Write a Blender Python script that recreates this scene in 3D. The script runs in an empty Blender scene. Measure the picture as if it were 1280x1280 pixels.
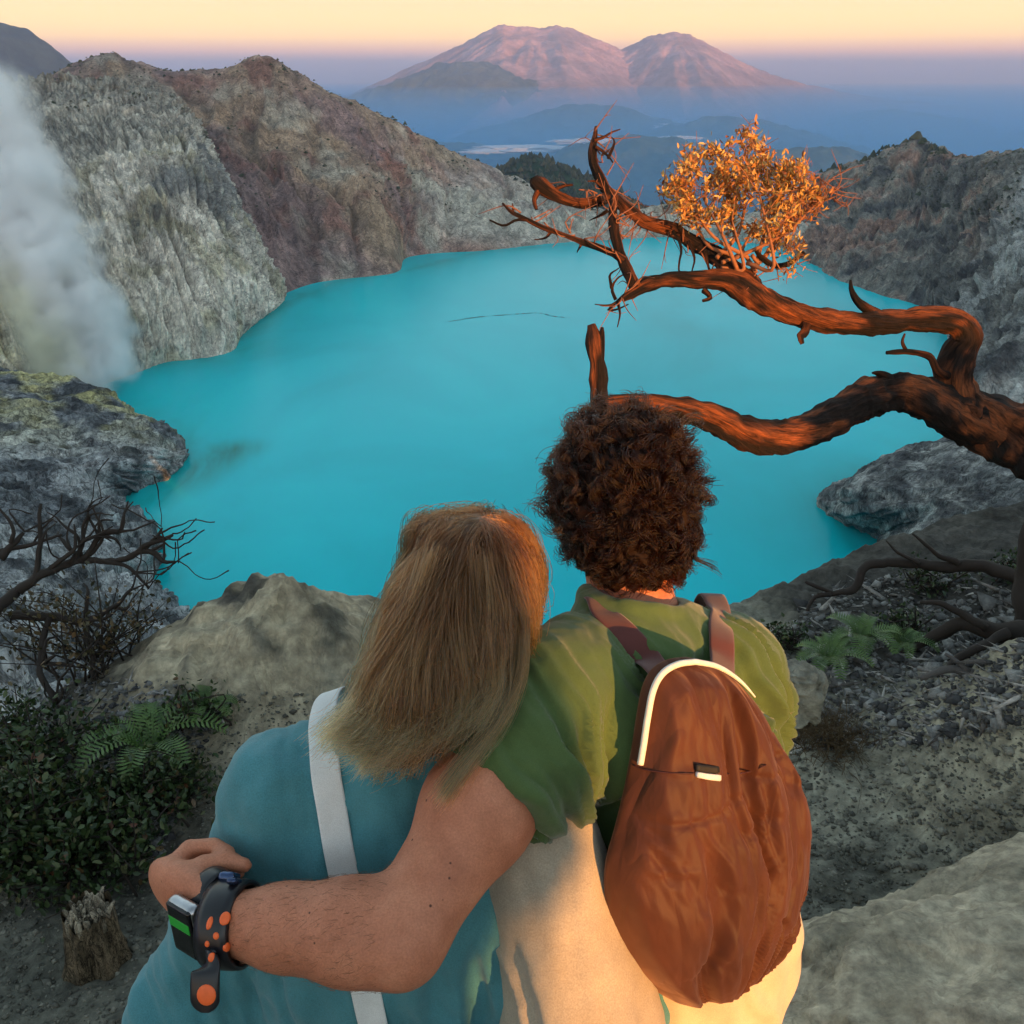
import bpy, math, random
import numpy as np
from mathutils import Vector

# ------------------------------------------------------------------ camera, world, sun, exposure
PITCH = math.radians(24.4)
CAM = np.array([0.0, 0.0, 2.25])
FPX = 1200.0
CP, SP = math.cos(PITCH), math.sin(PITCH)
scene = bpy.context.scene
COL = scene.collection

cam_data = bpy.data.cameras.new("camera")
cam_data.sensor_width = 36.0
cam_data.lens = 36.0 * FPX / 1280.0
cam_data.clip_start = 0.05
cam_data.clip_end = 300000.0
cam_obj = bpy.data.objects.new("camera", cam_data)
COL.objects.link(cam_obj)
cam_obj.location = CAM
cam_obj.rotation_euler = (math.pi / 2 - PITCH, 0, 0)
scene.camera = cam_obj

SUN_EL, SUN_AZ = math.radians(5.0), math.radians(33.0)      # behind the viewer, a little to the right
sun_from = Vector((math.sin(SUN_AZ) * math.cos(SUN_EL), -math.cos(SUN_AZ) * math.cos(SUN_EL), math.sin(SUN_EL)))

world = bpy.data.worlds.new("World")
scene.world = world
world.use_nodes = True
nt = world.node_tree
nt.nodes.clear()
w_out = nt.nodes.new("ShaderNodeOutputWorld")
w_bg = nt.nodes.new("ShaderNodeBackground")
w_bg.inputs["Strength"].default_value = 0.12
w_sky = nt.nodes.new("ShaderNodeTexSky")
w_sky.sky_type = 'NISHITA'
w_sky.sun_disc = False
w_sky.sun_elevation = SUN_EL
w_sky.sun_rotation = math.pi - SUN_AZ
w_sky.altitude = 2300.0
w_sky.air_density = 1.2
w_sky.dust_density = 0.6
w_sky.ozone_density = 2.0
w_tc = nt.nodes.new("ShaderNodeTexCoord")
w_sep = nt.nodes.new("ShaderNodeSeparateXYZ")
w_ramp = nt.nodes.new("ShaderNodeValToRGB")
w_scale = nt.nodes.new("ShaderNodeVectorMath"); w_scale.operation = 'SCALE'
w_map = nt.nodes.new("ShaderNodeMapRange")
w_map.inputs["From Min"].default_value = -0.02
w_map.inputs["From Max"].default_value = 0.40
els = [(0.0, (.30, .36, .60)), (0.046, (1.25, .70, .66)), (0.070, (2.5, 1.05, .72)), (0.0976, (3.7, 1.65, .62)),
       (0.125, (3.4, 1.95, .46)), (0.19, (1.95, 1.40, .54)), (0.35, (1.05, .98, .80)), (0.65, (.68, .78, .82)), (1.0, (.52, .64, .74))]
cr = w_ramp.color_ramp
while len(cr.elements) < len(els):
    cr.elements.new(0.5)
for e, (p, c) in zip(cr.elements, els):
    e.position = p
    e.color = (*[v * 0.25 for v in c], 1)
w_scale.inputs["Scale"].default_value = 4.0 / 0.12 / 2.64
w_mix = nt.nodes.new("ShaderNodeMix"); w_mix.data_type = 'RGBA'
w_fac = nt.nodes.new("ShaderNodeMapRange"); w_fac.interpolation_type = 'SMOOTHSTEP'
w_fac.inputs["From Min"].default_value = 0.10
w_fac.inputs["From Max"].default_value = 0.45
w_gain = nt.nodes.new("ShaderNodeVectorMath"); w_gain.operation = 'MULTIPLY'
w_gain.inputs[1].default_value = (4.0, 2.70, 1.75)
L = nt.links.new
L(w_tc.outputs["Generated"], w_sep.inputs[0])
L(w_sep.outputs["Z"], w_map.inputs["Value"])
L(w_map.outputs[0], w_ramp.inputs["Fac"])
L(w_ramp.outputs["Color"], w_scale.inputs[0])
L(w_sep.outputs["Z"], w_fac.inputs["Value"])
L(w_fac.outputs[0], w_mix.inputs["Factor"])
L(w_scale.outputs[0], w_mix.inputs["A"])
L(w_sky.outputs[0], w_gain.inputs[0])
L(w_gain.outputs[0], w_mix.inputs["B"])
L(w_mix.outputs["Result"], w_bg.inputs["Color"])
L(w_bg.outputs[0], w_out.inputs["Surface"])

sun_data = bpy.data.lights.new("sun", 'SUN')
sun_data.energy = 4.0
sun_data.color = (1.0, 0.45, 0.12)
sun_data.angle = math.radians(0.5)
sun_obj = bpy.data.objects.new("sun", sun_data)
COL.objects.link(sun_obj)
sun_obj.rotation_euler = sun_from.to_track_quat('Z', 'Y').to_euler()

scene.view_settings.view_transform = 'Standard'
scene.view_settings.look = 'None'
scene.view_settings.gamma = 1.0
scene.view_settings.exposure = 1.4
scene.view_settings.use_curve_mapping = False
scene.render.engine = 'CYCLES'
cy = scene.cycles
cy.use_denoising = True
cy.denoiser = 'OPENIMAGEDENOISE'
cy.max_bounces = 5
cy.diffuse_bounces = 3
cy.glossy_bounces = 2
cy.transmission_bounces = 3
cy.transparent_max_bounces = 8
cy.volume_bounces = 4
cy.volume_max_steps = 256
cy.sample_clamp_indirect = 6.0
cy.use_adaptive_sampling = True
cy.adaptive_threshold = 0.02

# ------------------------------------------------------------------ helpers
def ray(px, py):
    x, d = (px - 640) / FPX, (py - 640) / FPX
    return np.array([x, CP - d * SP, -SP - d * CP])

def P(px, py, t):
    return CAM + ray(px, py) * t

def onz(px, py, z):
    r = ray(px, py)
    return CAM + r * ((z - CAM[2]) / r[2])

def tag(o, label=None, cat=None, group=None, kind=None):
    if label: o["label"] = label
    if cat: o["category"] = cat
    if group: o["group"] = group
    if kind: o["kind"] = kind
    return o

def empty(name, loc):
    o = bpy.data.objects.new(name, None)
    o.empty_display_size = 0.05
    o.location = loc
    COL.objects.link(o)
    return o

def mesh_data(name, verts, faces, smooth=True):
    """verts (n,3); faces (m,3) or (m,4) array, or a list of them"""
    verts = np.asarray(verts, dtype=np.float32)
    fl = faces if isinstance(faces, list) else [faces]
    fl = [np.asarray(f, dtype=np.int32) for f in fl if len(f)]
    me = bpy.data.meshes.new(name)
    me.vertices.add(len(verts))
    me.vertices.foreach_set("co", verts.ravel())
    loops = np.concatenate([f.ravel() for f in fl])
    tot = np.concatenate([np.full(len(f), f.shape[1], dtype=np.int32) for f in fl])
    start = np.concatenate([[0], np.cumsum(tot)[:-1]]).astype(np.int32)
    me.loops.add(len(loops))
    me.loops.foreach_set("vertex_index", loops)
    me.polygons.add(len(tot))
    me.polygons.foreach_set("loop_start", start)
    me.polygons.foreach_set("loop_total", tot)
    me.update(calc_edges=True)
    if smooth:
        me.polygons.foreach_set("use_smooth", np.ones(len(tot), dtype=bool))
    return me

def obj(name, verts, faces, mat, parent=None, smooth=True, col=None):
    verts = np.asarray(verts, dtype=np.float64)
    if parent is not None:
        verts = verts - np.array(parent_origin(parent))
    me = mesh_data(name, verts, faces, smooth)
    if col is not None:
        a = me.color_attributes.new("tint", 'FLOAT_COLOR', 'POINT')
        c = np.ones((len(verts), 4), dtype=np.float32)
        c[:, :3] = col
        a.data.foreach_set("color", c.ravel())
    if mat is not None:
        me.materials.append(mat)
    o = bpy.data.objects.new(name, me)
    COL.objects.link(o)
    if parent is not None:
        o.parent = parent
    return o

def parent_origin(p):
    loc = np.array(p.location)
    while p.parent is not None:
        p = p.parent
        loc = loc + np.array(p.location)
    return loc

def grid_faces(nu, nv, wrap_u=False, flip=False):
    iu = np.arange(nu if wrap_u else nu - 1)
    iv = np.arange(nv - 1)
    a, b = np.meshgrid(iu, iv, indexing='ij')
    a2 = (a + 1) % nu
    f = np.stack([a * nv + b, a2 * nv + b, a2 * nv + b + 1, a * nv + b + 1], -1).reshape(-1, 4)
    return f[:, ::-1] if flip else f

# vectorised gradient noise
_rng = np.random.default_rng(7)
_perm = np.concatenate([_rng.permutation(256)] * 3)
_g = _rng.normal(size=(256, 3)); _g /= np.linalg.norm(_g, axis=1)[:, None]

def noise(p):
    p = np.asarray(p, dtype=np.float64)
    i = np.floor(p).astype(np.int64)
    f = p - i
    i &= 255
    u = f * f * f * (f * (f * 6 - 15) + 10)
    def g(dx, dy, dz):
        h = _perm[_perm[_perm[i[..., 0] + dx] + i[..., 1] + dy] + i[..., 2] + dz]
        gg = _g[h]
        return gg[..., 0] * (f[..., 0] - dx) + gg[..., 1] * (f[..., 1] - dy) + gg[..., 2] * (f[..., 2] - dz)
    def lp(a, b, t): return a + (b - a) * t
    x0 = lp(lp(g(0,0,0), g(1,0,0), u[..., 0]), lp(g(0,1,0), g(1,1,0), u[..., 0]), u[..., 1])
    x1 = lp(lp(g(0,0,1), g(1,0,1), u[..., 0]), lp(g(0,1,1), g(1,1,1), u[..., 0]), u[..., 1])
    return lp(x0, x1, u[..., 2]) * 1.5

def fbm(p, octv=4, gain=0.5, lac=2.03):
    p = np.asarray(p, dtype=np.float64)
    s, a = 0.0, 1.0
    for k in range(octv):
        s = s + a * noise(p + 17.3 * k)
        p = p * lac
        a *= gain
    return s

def ridged(p, octv=4, gain=0.5, lac=2.1):
    p = np.asarray(p, dtype=np.float64)
    s, a = 0.0, 1.0
    for k in range(octv):
        s = s + a * (1 - 2 * np.abs(noise(p + 9.1 * k)))
        p = p * lac
        a *= gain
    return s

def sstep(a, b, x):
    t = np.clip((x - a) / (b - a), 0, 1)
    return t * t * (3 - 2 * t)

def catmull(pts, n):
    """smooth curve through pts, n samples uniform in arc length"""
    pts = np.asarray(pts, dtype=np.float64)
    m = len(pts)
    if m == 2:
        t = np.linspace(0, 1, n)[:, None]
        return pts[0] * (1 - t) + pts[1] * t
    ext = np.vstack([2 * pts[0] - pts[1], pts, 2 * pts[-1] - pts[-2]])
    k = 24
    out = []
    for j in range(m - 1):
        p0, p1, p2, p3 = ext[j:j + 4]
        t = np.linspace(0, 1, k, endpoint=False)[:, None]
        out.append(0.5 * ((2 * p1) + (-p0 + p2) * t + (2 * p0 - 5 * p1 + 4 * p2 - p3) * t ** 2 + (-p0 + 3 * p1 - 3 * p2 + p3) * t ** 3))
    out = np.vstack(out + [pts[-1:]])
    if n is None:
        return out
    d = np.concatenate([[0], np.cumsum(np.linalg.norm(np.diff(out[:, :3], axis=0), axis=1))])
    q = np.linspace(0, d[-1], n)
    return np.stack([np.interp(q, d, out[:, c]) for c in range(out.shape[1])], 1)

def loft(rows, nu, nv):
    """rows: list of polylines of equal meaning along u; returns (nu,nv,3)"""
    R = np.stack([catmull(r, nu) for r in rows], 0)          # rows, nu, 3
    out = np.empty((nu, nv, 3))
    m = len(rows)
    seg = np.linalg.norm(np.diff(R, axis=0), axis=2).mean(1)
    key = np.concatenate([[0], np.cumsum(seg)]); key /= key[-1]
    q = np.linspace(0, 1, nv)
    ext = np.concatenate([(2 * R[0] - R[1])[None], R, (2 * R[-1] - R[-2])[None]], 0)
    j = np.clip(np.searchsorted(key, q, side='right') - 1, 0, m - 2)
    t = ((q - key[j]) / (key[j + 1] - key[j]))[:, None, None]
    p0, p1, p2, p3 = ext[j], ext[j + 1], ext[j + 2], ext[j + 3]
    m1, m2 = (p2 - p0) * 0.35, (p3 - p1) * 0.35
    h = (2*t**3-3*t**2+1)*p1 + (t**3-2*t**2+t)*m1 + (-2*t**3+3*t**2)*p2 + (t**3-t**2)*m2
    return np.transpose(h, (1, 0, 2)), q, key

def grid_normals(V):
    du = np.gradient(V, axis=0); dv = np.gradient(V, axis=1)
    n = np.cross(du, dv)
    return n / (np.linalg.norm(n, axis=-1, keepdims=True) + 1e-12)

# ------------------------------------------------------------------ materials
def new_mat(name):
    m = bpy.data.materials.new(name)
    m.use_nodes = True
    b = m.node_tree.nodes["Principled BSDF"]
    return m, m.node_tree, b

def node(t, kind, **kw):
    n = t.nodes.new(kind)
    for k, v in kw.items():
        if k in n.inputs: n.inputs[k].default_value = v
        else: setattr(n, k, v)
    return n

def tex_noise(t, scale, detail=6, rough=0.6, coord=None, stretch=None, dist=0.0):
    n = node(t, "ShaderNodeTexNoise", Scale=scale, Detail=detail, Roughness=rough, Distortion=dist)
    if coord is not None:
        if stretch is not None:
            mp = node(t, "ShaderNodeMapping"); mp.inputs["Scale"].default_value = stretch
            t.links.new(coord, mp.inputs["Vector"]); coord = mp.outputs[0]
        t.links.new(coord, n.inputs["Vector"])
    return n

def ramp(t, src, stops):
    r = node(t, "ShaderNodeValToRGB")
    els = r.color_ramp.elements
    while len(els) < len(stops): els.new(0.5)
    for e, (p, c) in zip(els, stops):
        e.position = p; e.color = (*c, 1) if len(c) == 3 else c
    t.links.new(src, r.inputs["Fac"])
    return r.outputs["Color"]

def mixc(t, a, b, fac, mode='MIX'):
    m = node(t, "ShaderNodeMix", data_type='RGBA', blend_type=mode)
    for v, s in ((a, "A"), (b, "B"), (fac, "Factor")):
        if s == "Factor":
            sock = m.inputs[0]
        else:
            sock = [i for i in m.inputs if i.name == s and i.type == 'RGBA'][0]
        if isinstance(v, bpy.types.NodeSocket): t.links.new(v, sock)
        elif isinstance(v, (int, float)): sock.default_value = v
        else: sock.default_value = (*v, 1)
    return [o for o in m.outputs if o.type == 'RGBA'][0]

def bump(t, b, src, strength, dist):
    n = node(t, "ShaderNodeBump", Strength=strength, Distance=dist)
    t.links.new(src, n.inputs["Height"])
    t.links.new(n.outputs[0], b.inputs["Normal"])
    return n

def rock_mat(name, fine, bumpd, rough=0.9, stretch=(1, 1, 0.35), contrast=(0.42, 1.75), spec=0.2, crack=0.75):
    """vertex tint times fractal variation and dark crevices; fine = noise scale per metre"""
    m, t, b = new_mat(name)
    geo = node(t, "ShaderNodeNewGeometry")
    at = node(t, "ShaderNodeAttribute", attribute_name="tint")
    n1 = tex_noise(t, fine, 10, 0.68, geo.outputs["Position"], stretch, 0.4)
    n2 = tex_noise(t, fine * 6, 6, 0.7, geo.outputs["Position"])
    n4 = tex_noise(t, fine * .8, 5, 0.62, geo.outputs["Position"], stretch, 1.2)
    n5 = tex_noise(t, fine * 2.6, 4, 0.62, geo.outputs["Position"], stretch, 1.0)
    c = (contrast[0],) * 3; d = (contrast[1],) * 3
    v = ramp(t, n1.outputs["Fac"], [(0.3, c), (0.5, (1, 1, 1)), (0.72, d)])
    v2 = ramp(t, n2.outputs["Fac"], [(0.3, (.60, .60, .62)), (0.7, (1.36, 1.36, 1.33))])
    k1 = ramp(t, n4.outputs["Fac"], [(.462, (1, 1, 1)), (.50, (1 - crack,) * 3), (.525, (1.12, 1.12, 1.12)), (.60, (1, 1, 1))])
    k2 = ramp(t, n5.outputs["Fac"], [(.44, (1, 1, 1)), (.49, (1 - crack * .8,) * 3), (.53, (1.1, 1.1, 1.1)), (.62, (1, 1, 1))])
    col = at.outputs["Color"]
    for q in (v, v2, k1, k2):
        col = mixc(t, col, q, 1.0, 'MULTIPLY')
    t.links.new(col, b.inputs["Base Color"])
    b.inputs["Roughness"].default_value = rough
    b.inputs["Specular IOR Level"].default_value = spec
    mix = node(t, "ShaderNodeMath", operation='MULTIPLY_ADD')
    t.links.new(n2.outputs["Fac"], mix.inputs[0]); mix.inputs[1].default_value = 0.35
    t.links.new(n1.outputs["Fac"], mix.inputs[2])
    mix2 = node(t, "ShaderNodeMath", operation='MULTIPLY_ADD')
    t.links.new(k1, mix2.inputs[0]); mix2.inputs[1].default_value = 0.4
    t.links.new(mix.outputs[0], mix2.inputs[2])
    bump(t, b, mix2.outputs[0], 1.0, bumpd)
    return m
# ------------------------------------------------------------------ smooth bodies from distance fields
def s_ell(p, c, r, R=None):
    q = p - np.asarray(c)
    if R is not None: q = q @ R                               # columns of R = local axes
    r = np.asarray(r, dtype=np.float64)
    k0 = np.linalg.norm(q / r, axis=-1)
    k1 = np.linalg.norm(q / (r * r), axis=-1)
    return k0 * (k0 - 1.0) / (k1 + 1e-9)

def s_cone(p, a, b, ra, rb):
    a, b = np.asarray(a, float), np.asarray(b, float)
    ab = b - a
    t = np.clip(((p - a) @ ab) / (ab @ ab), 0, 1)
    return np.linalg.norm(p - a - t[..., None] * ab, axis=-1) - (ra + (rb - ra) * t)

def s_flat(p, a, b, ra, rb, nrm, sq):
    """tapered limb squashed along nrm by factor sq"""
    n = np.asarray(nrm, float); n /= np.linalg.norm(n)
    a, b = np.asarray(a, float), np.asarray(b, float)
    q = p + ((p - a) @ n)[..., None] * n * (1 / sq - 1)
    bb = b + ((b - a) @ n) * n * (1 / sq - 1)
    return s_cone(q, a, bb, ra, rb) * min(1, sq + .2)

def smin(a, b, k):
    h = np.clip(0.5 + 0.5 * (b - a) / k, 0, 1)
    return b * (1 - h) + a * h - k * h * (1 - h)

def smax(a, b, k):
    return -smin(-a, -b, k)

def frame(z, up=(0, 0, 1)):
    z = np.asarray(z, float); z = z / np.linalg.norm(z)
    x = np.cross(up, z); x /= np.linalg.norm(x)
    y = np.cross(z, x)
    return np.stack([x, y, z], 1)

def surface(f, lo, hi, h):
    """naive surface nets with sparse evaluation"""
    lo, hi = np.asarray(lo, float), np.asarray(hi, float)
    c = 4
    n = (np.ceil((hi - lo) / (h * c)).astype(int)) * c + 1
    ax = [lo[i] + h * np.arange(n[i]) for i in range(3)]
    cg = np.stack(np.meshgrid(*[a[::c] for a in ax], indexing='ij'), -1)
    cf = f(cg.reshape(-1, 3)).reshape(cg.shape[:3])
    near = np.abs(cf) < h * c * 2.2
    F = np.empty(n)
    idx = [np.minimum((np.arange(m) + c // 2) // c, cf.shape[i] - 1) for i, m in enumerate(n)]
    F[:] = cf[np.ix_(*idx)]
    M = near[np.ix_(*idx)]
    pts = np.argwhere(M)
    F[M] = f(lo + pts * h)
    s = F < 0
    # cells
    cs = np.zeros(n - 1, dtype=np.int8)
    cor = [(i, j, k) for i in (0, 1) for j in (0, 1) for k in (0, 1)]
    for i, j, k in cor:
        cs += s[i:n[0]-1+i, j:n[1]-1+j, k:n[2]-1+k]
    act = np.argwhere((cs > 0) & (cs < 8))
    vid = -np.ones(n - 1, dtype=np.int64)
    vid[act[:, 0], act[:, 1], act[:, 2]] = np.arange(len(act))
    acc = np.zeros((len(act), 3)); cnt = np.zeros(len(act))
    for e in range(12):
        a_ = e // 4; o = [(0, 0), (0, 1), (1, 0), (1, 1)][e % 4]
        p0 = np.zeros(3, int); p1 = np.zeros(3, int)
        others = [q for q in range(3) if q != a_]
        p0[others[0]], p0[others[1]] = o; p1[:] = p0; p1[a_] = 1
        i0, i1 = act + p0, act + p1
        f0, f1 = F[i0[:, 0], i0[:, 1], i0[:, 2]], F[i1[:, 0], i1[:, 1], i1[:, 2]]
        m = (f0 < 0) != (f1 < 0)
        t = np.where(m, f0 / (f0 - f1 + 1e-20), 0)
        acc += np.where(m[:, None], i0 + t[:, None] * (i1 - i0), 0); cnt += m
    V = lo + acc / cnt[:, None] * h
    faces = []
    for a_ in range(3):
        b_, c_ = (a_ + 1) % 3, (a_ + 2) % 3
        sl0 = [slice(None)] * 3; sl1 = [slice(None)] * 3
        sl0[a_] = slice(0, n[a_] - 1); sl1[a_] = slice(1, n[a_])
        sa, sb = s[tuple(sl0)], s[tuple(sl1)]
        e = np.argwhere(sa != sb)
        ok = (e[:, b_] > 0) & (e[:, c_] > 0) & (e[:, b_] < n[b_] - 1) & (e[:, c_] < n[c_] - 1)
        e = e[ok]
        inside = s[e[:, 0], e[:, 1], e[:, 2]]
        db = np.zeros(3, int); db[b_] = 1
        dc = np.zeros(3, int); dc[c_] = 1
        q = [e - db - dc, e - dc, e, e - db]
        ids = np.stack([vid[k[:, 0], k[:, 1], k[:, 2]] for k in q], 1)
        ids = np.where(inside[:, None], ids, ids[:, ::-1])
        faces.append(ids)
    return V, np.vstack(faces)

def mesh_smooth(V, Fc, it, w=0.5):
    e = np.vstack([Fc[:, [0, 1]], Fc[:, [1, 2]], Fc[:, [2, 3]], Fc[:, [3, 0]]])
    for _ in range(it):
        s = np.zeros_like(V); c = np.zeros(len(V))
        np.add.at(s, e[:, 0], V[e[:, 1]]); np.add.at(c, e[:, 0], 1)
        np.add.at(s, e[:, 1], V[e[:, 0]]); np.add.at(c, e[:, 1], 1)
        V = V * (1 - w) + w * s / np.maximum(c, 1)[:, None]
    return V

def grad(f, p, e=2e-3):
    g = np.stack([f(p + d) - f(p - d) for d in np.eye(3) * e], -1)
    return g / (np.linalg.norm(g, axis=-1, keepdims=True) + 1e-12)

def hit(f, px, py, t0=0.5, t1=2.2):
    """first point of the solid met along a sight line: used to lay straps on cloth"""
    r = ray(px, py)
    t = t0
    for _ in range(160):
        d = float(f((CAM + r * t)[None])[0])
        if d < 5e-4 or t > t1: break
        t += max(d * .6, 4e-4)
    return CAM + r * t

def to_surface(f, p, off=0.0, it=6):
    p = np.array(p, float)
    for _ in range(it):
        p = p - grad(f, p) * (f(p) - off)[:, None]
    return p

def tube(pts, rad, sides=8, twist=0.0, cap=True, seed=None, rough=0.0, flat=None):
    """closed tapered tube along pts (n,3) with radii rad (n,)"""
    pts = np.asarray(pts, float); n = len(pts)
    rad = np.broadcast_to(np.asarray(rad, float), (n,))
    tg = np.gradient(pts, axis=0); tg /= np.linalg.norm(tg, axis=1)[:, None] + 1e-12
    up = np.array([0, 0, 1.0]) if abs(tg[0, 2]) < .9 else np.array([1.0, 0, 0])
    x = np.cross(up, tg[0]); x /= np.linalg.norm(x)
    X = [x]
    for k in range(1, n):
        x = X[-1] - tg[k] * (X[-1] @ tg[k]); x /= np.linalg.norm(x) + 1e-12
        X.append(x)
    X = np.array(X); Y = np.cross(tg, X)
    a = np.linspace(0, 2 * math.pi, sides, endpoint=False)
    A = a[None, :] + (np.arange(n) * twist)[:, None]
    rr = rad[:, None] * np.ones((1, sides))
    V = pts[:, None, :] + rr[..., None] * (np.cos(A)[..., None] * X[:, None] + np.sin(A)[..., None] * Y[:, None] * (1 if flat is None else flat))
    if rough:
        al = np.concatenate([[0], np.cumsum(np.linalg.norm(np.diff(pts, axis=0), axis=1))])[:, None] * np.ones((1, sides))
        nn = .75 * fbm(np.stack([np.cos(A) * 1.6 + (seed or 0), np.sin(A) * 1.6, al * 4.5], -1), 3, .55) + .42 * ridged(np.stack([np.cos(A) * 3.6 + (seed or 0), np.sin(A) * 3.6, al * 5.0 + 7], -1), 2, .5) - .2
        V = pts[:, None, :] + (V - pts[:, None, :]) * (1 + rough * nn)[..., None]
    V = V.reshape(-1, 3)
    i, j = np.meshgrid(np.arange(n - 1), np.arange(sides), indexing='ij')
    j2 = (j + 1) % sides
    F4 = np.stack([i * sides + j, i * sides + j2, (i + 1) * sides + j2, (i + 1) * sides + j], -1).reshape(-1, 4)
    if cap:
        V = np.vstack([V, pts[0], pts[-1]])
        c0, c1 = len(V) - 2, len(V) - 1
        jj = np.arange(sides)
        T = np.vstack([np.stack([np.full(sides, c0), (jj + 1) % sides, jj], 1), np.stack([np.full(sides, c1), (n - 1) * sides + jj, (n - 1) * sides + (jj + 1) % sides], 1)])
        return V, F4, T
    return V, F4, np.zeros((0, 3), int)

class Bag:
    """collects pieces of ONE mesh"""
    def __init__(s): s.v, s.q, s.t, s.n = [], [], [], 0
    def add(s, V, Q=None, T=None):
        s.v.append(np.asarray(V, float))
        if Q is not None and len(Q): s.q.append(np.asarray(Q) + s.n)
        if T is not None and len(T): s.t.append(np.asarray(T) + s.n)
        s.n += len(V)
    def build(s, name, mat, parent=None, smooth=True, col=None):
        f = []
        if s.q: f.append(np.vstack(s.q))
        if s.t: f.append(np.vstack(s.t))
        return obj(name, np.vstack(s.v), f, mat, parent, smooth, col)

def strands(paths, r0, r1, face=None):
    """paths (m,k,3): flat tapering hairs, one mesh; face (m,3) = side they show"""
    m, k, _ = paths.shape
    tg = np.gradient(paths, axis=1); tg /= np.linalg.norm(tg, axis=2, keepdims=True) + 1e-9
    ref = np.array([.05, -.85, .5]) + np.random.default_rng(1).normal(size=(m, 1, 3)) * .45 if face is None else face[:, None]
    x = np.cross(tg, ref); x /= np.linalg.norm(x, axis=2, keepdims=True) + 1e-9
    rad = (r0 + (r1 - r0) * np.linspace(0, 1, k) ** 1.5)[None, :, None]
    V = np.stack([paths - rad * x, paths + rad * x], 2).reshape(-1, 3)
    M, K = np.meshgrid(np.arange(m), np.arange(k - 1), indexing='ij')
    b = (M * k + K) * 2
    F = np.stack([b, b + 1, b + 3, b + 2], -1).reshape(-1, 4)
    return V, F

def ribbon(pts, nrm, width, thick):
    """flat strap: pts (n,3), outward normals, constant or varying width; a closed box section"""
    pts = np.asarray(pts, float); n = len(pts)
    tg = np.gradient(pts, axis=0); tg /= np.linalg.norm(tg, axis=1)[:, None]
    s = np.cross(tg, nrm); s /= np.linalg.norm(s, axis=1)[:, None]
    w = np.broadcast_to(np.asarray(width, float), (n,))[:, None] / 2
    u = nrm * thick
    prof = [(-1, 0), (-1, .8), (-.85, 1), (-.5, 1.04), (0, 1.06), (.5, 1.04), (.85, 1), (1, .8), (1, 0)]
    V = np.stack([pts + s * w * a + u * b for a, b in prof], 1)
    m = len(prof)
    i, j = np.meshgrid(np.arange(n - 1), np.arange(m), indexing='ij'); j2 = (j + 1) % m
    F = np.stack([i * m + j, i * m + j2, (i + 1) * m + j2, (i + 1) * m + j], -1).reshape(-1, 4)
    return V.reshape(-1, 3), F

def hair_curves(name, paths, r0, r1, mat, parent):
    """paths (m,k,3) as real hair strands"""
    m, k, _ = paths.shape
    c = bpy.data.hair_curves.new(name)
    c.add_curves([k] * m)
    org = parent_origin(parent)
    c.attributes["position"].data.foreach_set("vector", (paths - org).astype(np.float32).ravel())
    a = c.attributes.new("radius", 'FLOAT', 'POINT')
    a.data.foreach_set("value", np.tile((r0 + (r1 - r0) * np.linspace(0, 1, k) ** 1.6).astype(np.float32), m))
    c.materials.append(mat)
    o = bpy.data.objects.new(name, c)
    COL.objects.link(o); o.parent = parent
    return o
# ------------------------------------------------------------------ far land
def lerpc(a, b, t):
    return np.asarray(a) * (1 - t[..., None]) + np.asarray(b) * t[..., None]

PLAIN_Z = -900.0
def height_sheet(name, x0, x1, y0, y1, nx, ny, hfun, colfun, mat):
    X, Y = np.meshgrid(np.linspace(x0, x1, nx), np.linspace(y0, y1, ny), indexing='ij')
    Z = hfun(X, Y)
    V = np.stack([X, Y, Z], -1)
    c = colfun(V)
    o = obj(name, V.reshape(-1, 3), grid_faces(nx, ny), mat, col=c.reshape(-1, 3))
    return tag(o, kind="structure")

far_mat = rock_mat("distant_land", 0.004, 12.0, stretch=(1, 1, 1), contrast=(0.7, 1.3), crack=.2)

def plain_h(X, Y):
    q = np.stack([X, Y, 0 * X], -1)
    r = np.hypot(X, Y)
    a = sstep(2500, 6000, r)
    hills = np.maximum(0, fbm(q / 3200 + 3.3, 4)) ** 1.3 * 420 * (1 - sstep(26000, 40000, r))
    return PLAIN_Z + (hills + fbm(q / 700 + 8, 3) * 28) * a
def plain_c(V):
    n = fbm(V * np.array([1, 1, 0]) / 1500 + 5, 4)
    return lerpc((.03, .055, .035), (.10, .11, .07), sstep(-.3, .5, n))
height_sheet("plain", -62000, 62000, 1500, 96000, 420, 420, plain_h, plain_c, far_mat)

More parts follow.
